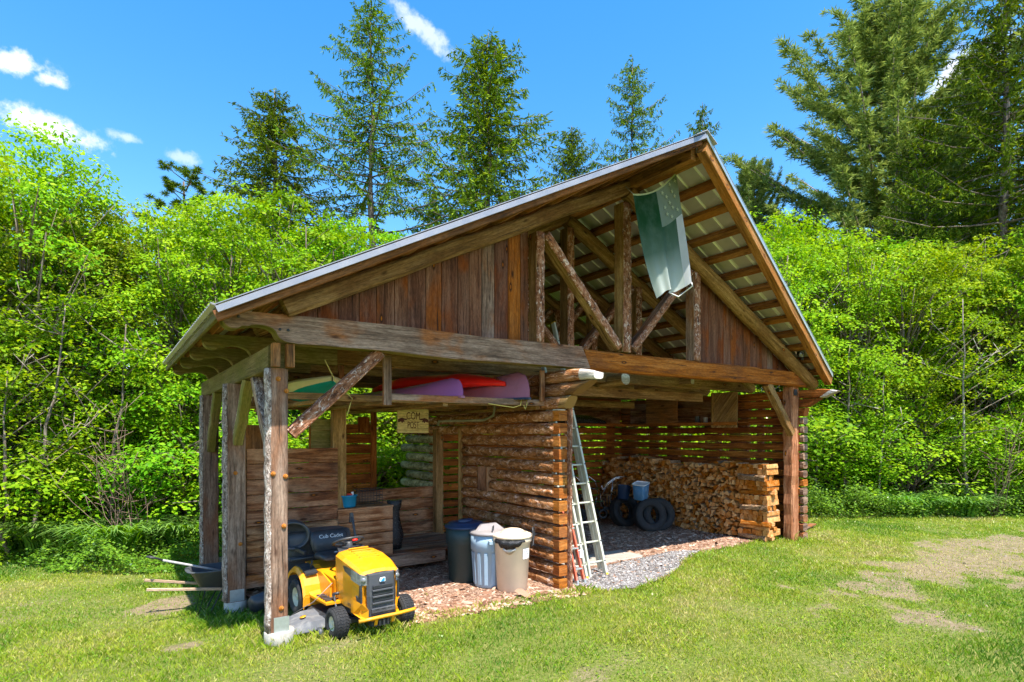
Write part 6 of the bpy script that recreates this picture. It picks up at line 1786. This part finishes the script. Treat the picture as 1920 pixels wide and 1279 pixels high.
for (px, dep, ty) in ((-420, 16, 260), (-640, 19, 330), (-300, 15, 260), (-160, 14, 250), (0, 15.5, 300), (120, 16.5, 380), (240, 17.5, 420), (370, 18.5, 410), (480, 18, 430), (610, 19, 430), (740, 17.5, 470), (850, 18, 480), (960, 18.5, 480), (1080, 19, 490), (1190, 19.5, 470), (1300, 20, 470), (1400, 20.5, 460),
                      (1530, 21.5, 430), (1650, 21, 455), (1760, 20.5, 440), (1880, 20.5, 440), (2010, 19, 430), (800, 14.6, 640), (660, 14.8, 640), (930, 15.6, 640), (1090, 17.2, 640), (1240, 18.4, 640), (1360, 19.2, 640)):
    use(DB[k % 4], USED, px, dep, ty, 9.1, k * 1.37, 'leafy tree packed among others in the second row of the wood', 'tree', 'second row of leafy trees in the wood', wx=1.12); k += 1
# low leafy shrubs along the wood edge
SH = [decid('shrub', 201, 3, 2.6, 170, 54, .082, .02, M['leaf_green'], stems=3, spread=.30), decid('shrub', 202, 3, 2.8, 170, 54, .082, .02, M['leaf_bright'], stems=4, spread=.30)]
for k, (px, dep, ty) in enumerate(((-60, 11.2, 760), (30, 11.8, 700), (130, 12.4, 800), (250, 12.6, 760), (350, 12.4, 730), (440, 12.8, 750), (560, 13.2, 760), (700, 13.4, 720), (770, 13.0, 760), (860, 13.8, 740), (1000, 15, 760), (1120, 16, 740),
                                  (1240, 17, 740), (1350, 17.5, 730), (1455, 17.6, 700), (1540, 17.2, 760), (1620, 17.4, 780), (1700, 16.8, 750), (1790, 16.9, 790), (1880, 16.6, 780), (1960, 16.5, 740))):
    use(SH[k % 2], USED, px, dep, ty, 3.05, k * 2.1, 'low leafy shrub filling the foot of the wood edge', 'shrub', 'shrubs at the foot of the wood', wx=1.25)
# conifers
SP1 = conifer('spruce_tree', 301, 20, 3.3, M['needle'], low=.10)
SP2 = conifer('spruce_tree', 302, 18, 3.2, M['needle'], low=.08, whorl=.36, dens=1.0)
SP3 = conifer('spruce_tree', 307, 20, 3.6, M['needle'], low=.10, whorl=.60, dens=.85)
PN = conifer('white_pine', 303, 18, 4.4, M['pine'], 'pine', low=.16, whorl=.42, dens=1.15)
use(SP2, USED, 515, 25, 168, 18, .4, 'broad dark spruce, leftmost of those behind the shed', 'spruce', 'spruces rising behind the shed', wx=1.5)
use(SP3, USED, 697, 25.5, -8, 20, 1.4, 'tallest spruce with sparse drooping branches, its tip touching the picture top', 'spruce', 'spruces rising behind the shed', wx=1.22)
use(SP2, USED, 915, 26, 62, 18, 2.2, 'full pointed spruce right of the tallest one', 'spruce', 'spruces rising behind the shed', wx=1.4)
use(SP2, USED, 1072, 30, 236, 18, 3.9, 'short pale spruce just left of the thin spiky one, above the roof edge', 'spruce', 'spruces rising behind the shed', wx=1.1)
use(SP3, USED, 1185, 28, 108, 20, 4.2, 'thin spiky spruce left of the roof peak', 'spruce', 'spruces rising behind the shed', wx=.95)
use(SP1, USED, 1316, 31, 192, 20, 5.2, 'small spruce whose tip shows right above the roof peak', 'spruce', 'spruces rising behind the shed', wx=.9)
use(SP1, USED, 815, 29, 352, 20, 5.9, 'low spruce half hidden between the two tallest spruces', 'spruce', 'spruces rising behind the shed', wx=1.0)
use(PN, USED, 1670, 27, 22, 18, .7, 'broad soft white pine towering over the right-hand trees', 'pine tree', wx=1.35)
use(PN, USED, 1412, 30, 312, 18, 3.0, 'small pale pine seen just right of the roof slope', 'pine tree', wx=.7)
use(SP1, USED, 1885, 19.5, -130, 20, 2.5, 'huge spruce with a bare brown trunk at the right edge', 'spruce', 'spruces on the right', wx=1.12)
use(SP2, USED, 1735, 21, 215, 18, 1.1, 'spruce standing in front of the white pine', 'spruce', 'spruces on the right', wx=1.05)
use(SP2, USED, 1520, 27, 372, 18, 4.1, 'dark spruce left of the white pine, behind the lime-green tree', 'spruce', 'spruces on the right', wx=1.0)
use(SP1, USED, 2010, 22, -60, 20, 4.9, 'spruce at the far right, mostly outside the picture', 'spruce', 'spruces on the right', wx=1.2)
use(SP1, USED, 1812, 25, 90, 20, 5.7, 'dense spruce between the white pine and the huge trunk', 'spruce', 'spruces on the right', wx=1.1)
# tufted dark pine on the left
def tufted(name, seed, H):
    rg = np.random.default_rng(seed); rd = random.Random(seed); root = bpy.data.objects.new(name, None); COL.objects.link(root)
    b = MB(); b.tube([(0, 0, 0), (.1, 0, H * .5), (0, .1, H * .97)], .13, n=8, scale=lambda t: (1 - .8 * t,) * 2)
    C = []
    for k in range(26):
        z = H * (.62 + .38 * (k / 26)); a = k * 2.4; L = 1.75 * (1 - (z / H - .62) / .42 * .75) * rd.uniform(.6, 1.1)
        p0 = Vector((.05, 0, z - .25)); e = Vector((math.cos(a) * L, math.sin(a) * L, z + .25)); b.tube([p0, p0.lerp(e, .6) + Vector((0, 0, -.08)), e], .025, n=4, scale=lambda t: (1 - .6 * t,) * 2)
        for q in range(6): C.append(p0.lerp(e, rd.uniform(.55, 1.05)) + Vector((rd.uniform(-.25, .25), rd.uniform(-.25, .25), rd.uniform(-.1, .2))))
    C = np.array(C); m = 95; n = len(C) * m; P = C.repeat(m, 0); D = unit(rg.normal(0, 1, (n, 3)) + np.array([0, 0, .35])); L = rg.uniform(.12, .22, n)
    V = leaves_np(P, D, unit(rg.normal(0, 1, (n, 3))), L, np.full(n, .020), .03)
    np_mesh('crown', V.reshape(-1, 3), n, 4, M['needle'], np.clip(rg.normal(.35, .15, n), 0, .7), root); b.build('trunk', M['trunk'], root, fix=False); return root
t_ = tufted('tufted_pine', 5, 14); use(t_, USED, 345, 24, 312, 14.2, 0, 'small dark tufted pine poking above the left trees', 'pine tree', wx=1.5)
# far wood seen between the trunks
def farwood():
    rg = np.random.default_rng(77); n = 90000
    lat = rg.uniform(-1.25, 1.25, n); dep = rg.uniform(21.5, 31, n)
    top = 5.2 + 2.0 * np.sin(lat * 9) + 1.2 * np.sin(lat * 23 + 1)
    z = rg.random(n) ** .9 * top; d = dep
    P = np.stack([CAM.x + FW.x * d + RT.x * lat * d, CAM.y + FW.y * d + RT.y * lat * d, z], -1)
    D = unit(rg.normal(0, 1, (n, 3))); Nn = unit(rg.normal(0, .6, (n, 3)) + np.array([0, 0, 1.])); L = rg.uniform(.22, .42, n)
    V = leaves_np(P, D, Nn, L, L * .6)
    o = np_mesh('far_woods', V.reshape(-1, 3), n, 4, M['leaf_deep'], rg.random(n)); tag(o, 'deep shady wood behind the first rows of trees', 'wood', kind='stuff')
farwood()
def stemwood():
    rd = random.Random(31); b = MB()
    for k in range(70):
        px = rd.uniform(-200, 2150); dep = rd.uniform(20, 28); p = cw(px, dep, -.1); h = rd.uniform(5, 9)
        b.tube([p, p + Vector((rd.uniform(-.3, .3), rd.uniform(-.3, .3), h * .5)), p + Vector((rd.uniform(-.5, .5), rd.uniform(-.5, .5), h))], rd.uniform(.05, .14), n=5, scale=lambda t: (1 - .6 * t,) * 2)
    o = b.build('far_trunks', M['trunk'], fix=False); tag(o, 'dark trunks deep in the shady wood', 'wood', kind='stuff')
stemwood()
# slender foreground saplings with visible stems
def sapling(px, dep, topy, seed, label, col='trunk', lean=0.0, leafy=True, forks=6):
    rd = random.Random(seed); H = hz(topy, dep); root = thing('sapling', label, 'sapling', cw(px, dep, -.05), 0, 'slender stems at the wood edge')
    b = MB(); pts = [Vector((lean * t * H + rd.uniform(-.05, .05), rd.uniform(-.05, .05), H * t)) for t in [k / 8 for k in range(9)]]
    b.tube(pts, .045, n=6, scale=lambda t: (1 - .75 * t,) * 2); tips = []
    for k in range(forks):
        a = rd.uniform(0, 6.28); i = rd.randint(3, 7); L = rd.uniform(.6, 1.5); e = pts[i] + Vector((math.cos(a) * L, math.sin(a) * L, L * rd.uniform(.3, 1.0)))
        m_ = pts[i].lerp(e, .5) + Vector((0, 0, -.05)); b.tube([pts[i], m_, e], .016, n=4, scale=lambda t: (1 - .7 * t,) * 2); tips += [e, m_]
        for q in range(3): e2 = m_.lerp(e, rd.random()) ; b.tube([e2, e2 + Vector((rd.uniform(-.4, .4), rd.uniform(-.4, .4), rd.uniform(0, .5)))], .008, n=3)
    b.build('trunk', M[col], root, fix=False)
    if leafy:
        rg = np.random.default_rng(seed); C = np.array(tips + pts[5:]); m = 40; n = len(C) * m; P = C.repeat(m, 0) + rg.normal(0, .22, (n, 3)) * np.array([1, 1, .5]); D = unit(rg.normal(0, 1, (n, 3)) * np.array([1, 1, .4])); L = rg.uniform(.07, .12, n)
        V = leaves_np(P, D, unit(rg.normal(0, .5, (n, 3)) + np.array([0, 0, 1])), L, L * .6); np_mesh('crown', V.reshape(-1, 3), n, 4, M['leaf_bright'], rg.random(n), root)
M['pale_trunk'] = bark('pale_young_bark', (.16, .13, .10), (.30, .26, .21), (.46, .42, .36), scale=14)
for a in ((55, 10.9, 560, 1, 'leaning dark-stemmed sapling at the far left', 'trunk', .12), (8, 10.6, 690, 2, 'thick dark stem right at the left picture edge', 'trunk', .0), (205, 11.6, 600, 3, 'forked dark sapling left of the bare shrub', 'trunk', .06),
          (1580, 16.2, 640, 4, 'leafy sapling with a brownish stem right of the log wall', 'trunk', .10), (1650, 16.0, 700, 5, 'thin crooked sapling with pale bare twigs', 'pale_trunk', .06), (1812, 15.8, 560, 6, 'straight slender sapling with a pale stem', 'pale_trunk', -.04), (1530, 16.4, 800, 7, 'short thin pale sapling beside the shed wall', 'pale_trunk', .05)):
    sapling(*a)
def bareshrub(px, dep, H, seed, label, n0=16):
    rd = random.Random(seed); root = thing('bare_shrub', label, 'shrub', cw(px, dep, -.05), 0)
    b = MB()
    for k in range(n0):
        a = rd.uniform(0, 6.28); sp = rd.uniform(.1, .9); h = H * rd.uniform(.5, 1)
        p = [Vector((rd.uniform(-.2, .2), rd.uniform(-.2, .2), 0))]
        for s in range(5): p.append(p[-1] + Vector((math.cos(a) * sp * .22 + rd.uniform(-.12, .12), math.sin(a) * sp * .22 + rd.uniform(-.12, .12), h / 5)))
        b.tube(p, .009, n=4, scale=lambda t: (1 - .7 * t,) * 2)
        for q in range(5):
            s_ = rd.choice(p[2:]); b.tube([s_, s_ + Vector((rd.uniform(-.4, .4), rd.uniform(-.4, .4), rd.uniform(.0, .5)))], .006, n=3)
    b.build('twigs', M['twig'], root, fix=False)
bareshrub(235, 11.0, 2.6, 4, 'leafless pinkish shrub standing before the left trees'); bareshrub(1868, 15.0, 2.6, 5, 'leafless grey shrub at the foot of the right-hand trees', 12)
# daylily clumps
def daylily(name, seed, rad, H, n, label, loc, s=1.0):
    rg = np.random.default_rng(seed); root = thing(name, label, 'plant', loc, 0, 'strap-leaved clumps at the wood edge')
    a = rg.uniform(0, 2 * PI, n); q = np.sqrt(rg.random(n)) * rad * .75; x0, y0 = np.cos(a) * q, np.sin(a) * q
    b_ = a + rg.normal(0, .8, n); L = H * rg.uniform(.8, 1.4, n); dx, dy = np.cos(b_), np.sin(b_); w = rg.uniform(.018, .034, n); sx, sy = -dy * w, dx * w
    V = []; SEG = 6; ts = np.linspace(0, 1, SEG + 1)
    pr = lambda t: (x0 + dx * L * (t ** 1.6) * .75, y0 + dy * L * (t ** 1.6) * .75, L * (1.35 * t - .85 * t ** 2.4) * .9)
    for k in range(SEG):
        t0, t1 = ts[k], ts[k + 1]; w0, w1 = (1 - t0 ** 2) , (1 - t1 ** 2); a0 = pr(t0); a1 = pr(t1)
        V.append(np.stack([np.stack([a0[0] - sx * w0, a0[1] - sy * w0, a0[2]], -1), np.stack([a0[0] + sx * w0, a0[1] + sy * w0, a0[2]], -1), np.stack([a1[0] + sx * w1, a1[1] + sy * w1, a1[2]], -1), np.stack([a1[0] - sx * w1, a1[1] - sy * w1, a1[2]], -1)], 1))
    V = np.concatenate(V, 0); rn = np.tile(np.clip(rg.normal(.5, .2, n), 0, 1), SEG)
    np_mesh('foliage', V.reshape(-1, 3), len(V), 4, M['lily'], rn, root)
M['lily'] = leafmat('strap_leaf', (.06, .18, .015), (.15, .33, .03), (.30, .50, .07), trans=.35, gloss=.04)
daylily('daylily_clump', 1, .85, .85, 420, 'large strap-leaved clump left of the shed, in front of the trees', cw(120, 11.3, -.05))
daylily('daylily_clump', 2, .85, .80, 380, 'strap-leaved clump below the bare shrub', cw(215, 11.0, -.05))
daylily('daylily_clump', 3, .75, .85, 320, 'strap-leaved clump seen just left of the back corner post', cw(350, 11.8, -.15))
daylily('daylily_clump', 4, .7, .75, 260, 'strap-leaved clump between the two left-hand posts', cw(425, 12.4, -.15))
daylily('daylily_clump', 5, .7, .60, 260, 'leftmost strap-leaved clump of the right-hand bed', cw(1590, 16.0, 0))
daylily('daylily_clump', 6, .8, .75, 300, 'strap-leaved clump in the middle of the right-hand bed', cw(1700, 15.6, 0))
daylily('daylily_clump', 7, .8, .80, 320, 'largest strap-leaved clump of the right-hand bed, under the pale sapling', cw(1790, 15.4, 0))
# ground cover beds: small leaves massed at ankle to knee height
def bed(name, pts, n, h, seed, label, leaf=.05):
    rg = np.random.default_rng(seed); P = np.array(pts); lo, hi = P.min(0), P.max(0)
    x = rg.uniform(lo[0], hi[0], n * 3); y = rg.uniform(lo[1], hi[1], n * 3); k = inpoly(x, y, pts); x, y = x[k][:n], y[k][:n]; n = len(x)
    hh = h * np.clip(.5 + 3.2 * (fbm(x, y, 1.3, seed, 4) - .5) + .5 * rg.random(n) ** 3, .15, 2) ; z = gzn(x, y) + hh * (1 - rg.random(n) ** 2.2)
    th = rg.uniform(0, 2 * PI, n); D = unit(np.stack([np.cos(th), np.sin(th), rg.normal(-.1, .35, n)], -1)); Nn = unit(rg.normal(0, .4, (n, 3)) + np.array([0, -.1, 1.])); L = leaf * rg.uniform(.7, 1.5, n)
    V = leaves_np(np.stack([x, y, z], -1), D, Nn, L, L * .7)
    o = np_mesh(name, V.reshape(-1, 3), n, 4, M['leaf_bed'], np.clip(rg.normal(.5, .2, n), 0, 1)); tag(o, label, 'ground cover', kind='stuff')
M['leaf_bed'] = leafmat('bed_leaf', (.06, .16, .008), (.13, .29, .012), (.26, .42, .02), trans=.35)
def pw(px, dep): p = cw(px, dep); return (p.x, p.y)
bed('ground_cover', [pw(-220, 10.6), pw(0, 10.6), pw(100, 9.7), pw(200, 9.5), pw(330, 9.7), pw(385, 10.2), pw(480, 11.5), pw(560, 13), pw(560, 15), pw(-260, 15)], 80000, .42, 5, 'bright leafy ground cover in front of the left-hand trees')
bed('ground_cover', [pw(1500, 14.6), pw(1600, 14.5), pw(1750, 14.6), pw(1990, 15.0), pw(2150, 15.4), pw(2200, 20), pw(1490, 20)], 90000, .62, 6, 'bright leafy ground cover in front of the right-hand trees', leaf=.06)
bed('ground_cover', [pw(560, 13), pw(900, 13), pw(1200, 16), pw(1490, 17.5), pw(1490, 20), pw(560, 17)], 40000, .5, 7, 'leafy ground cover seen through the openings behind the shed', leaf=.07)
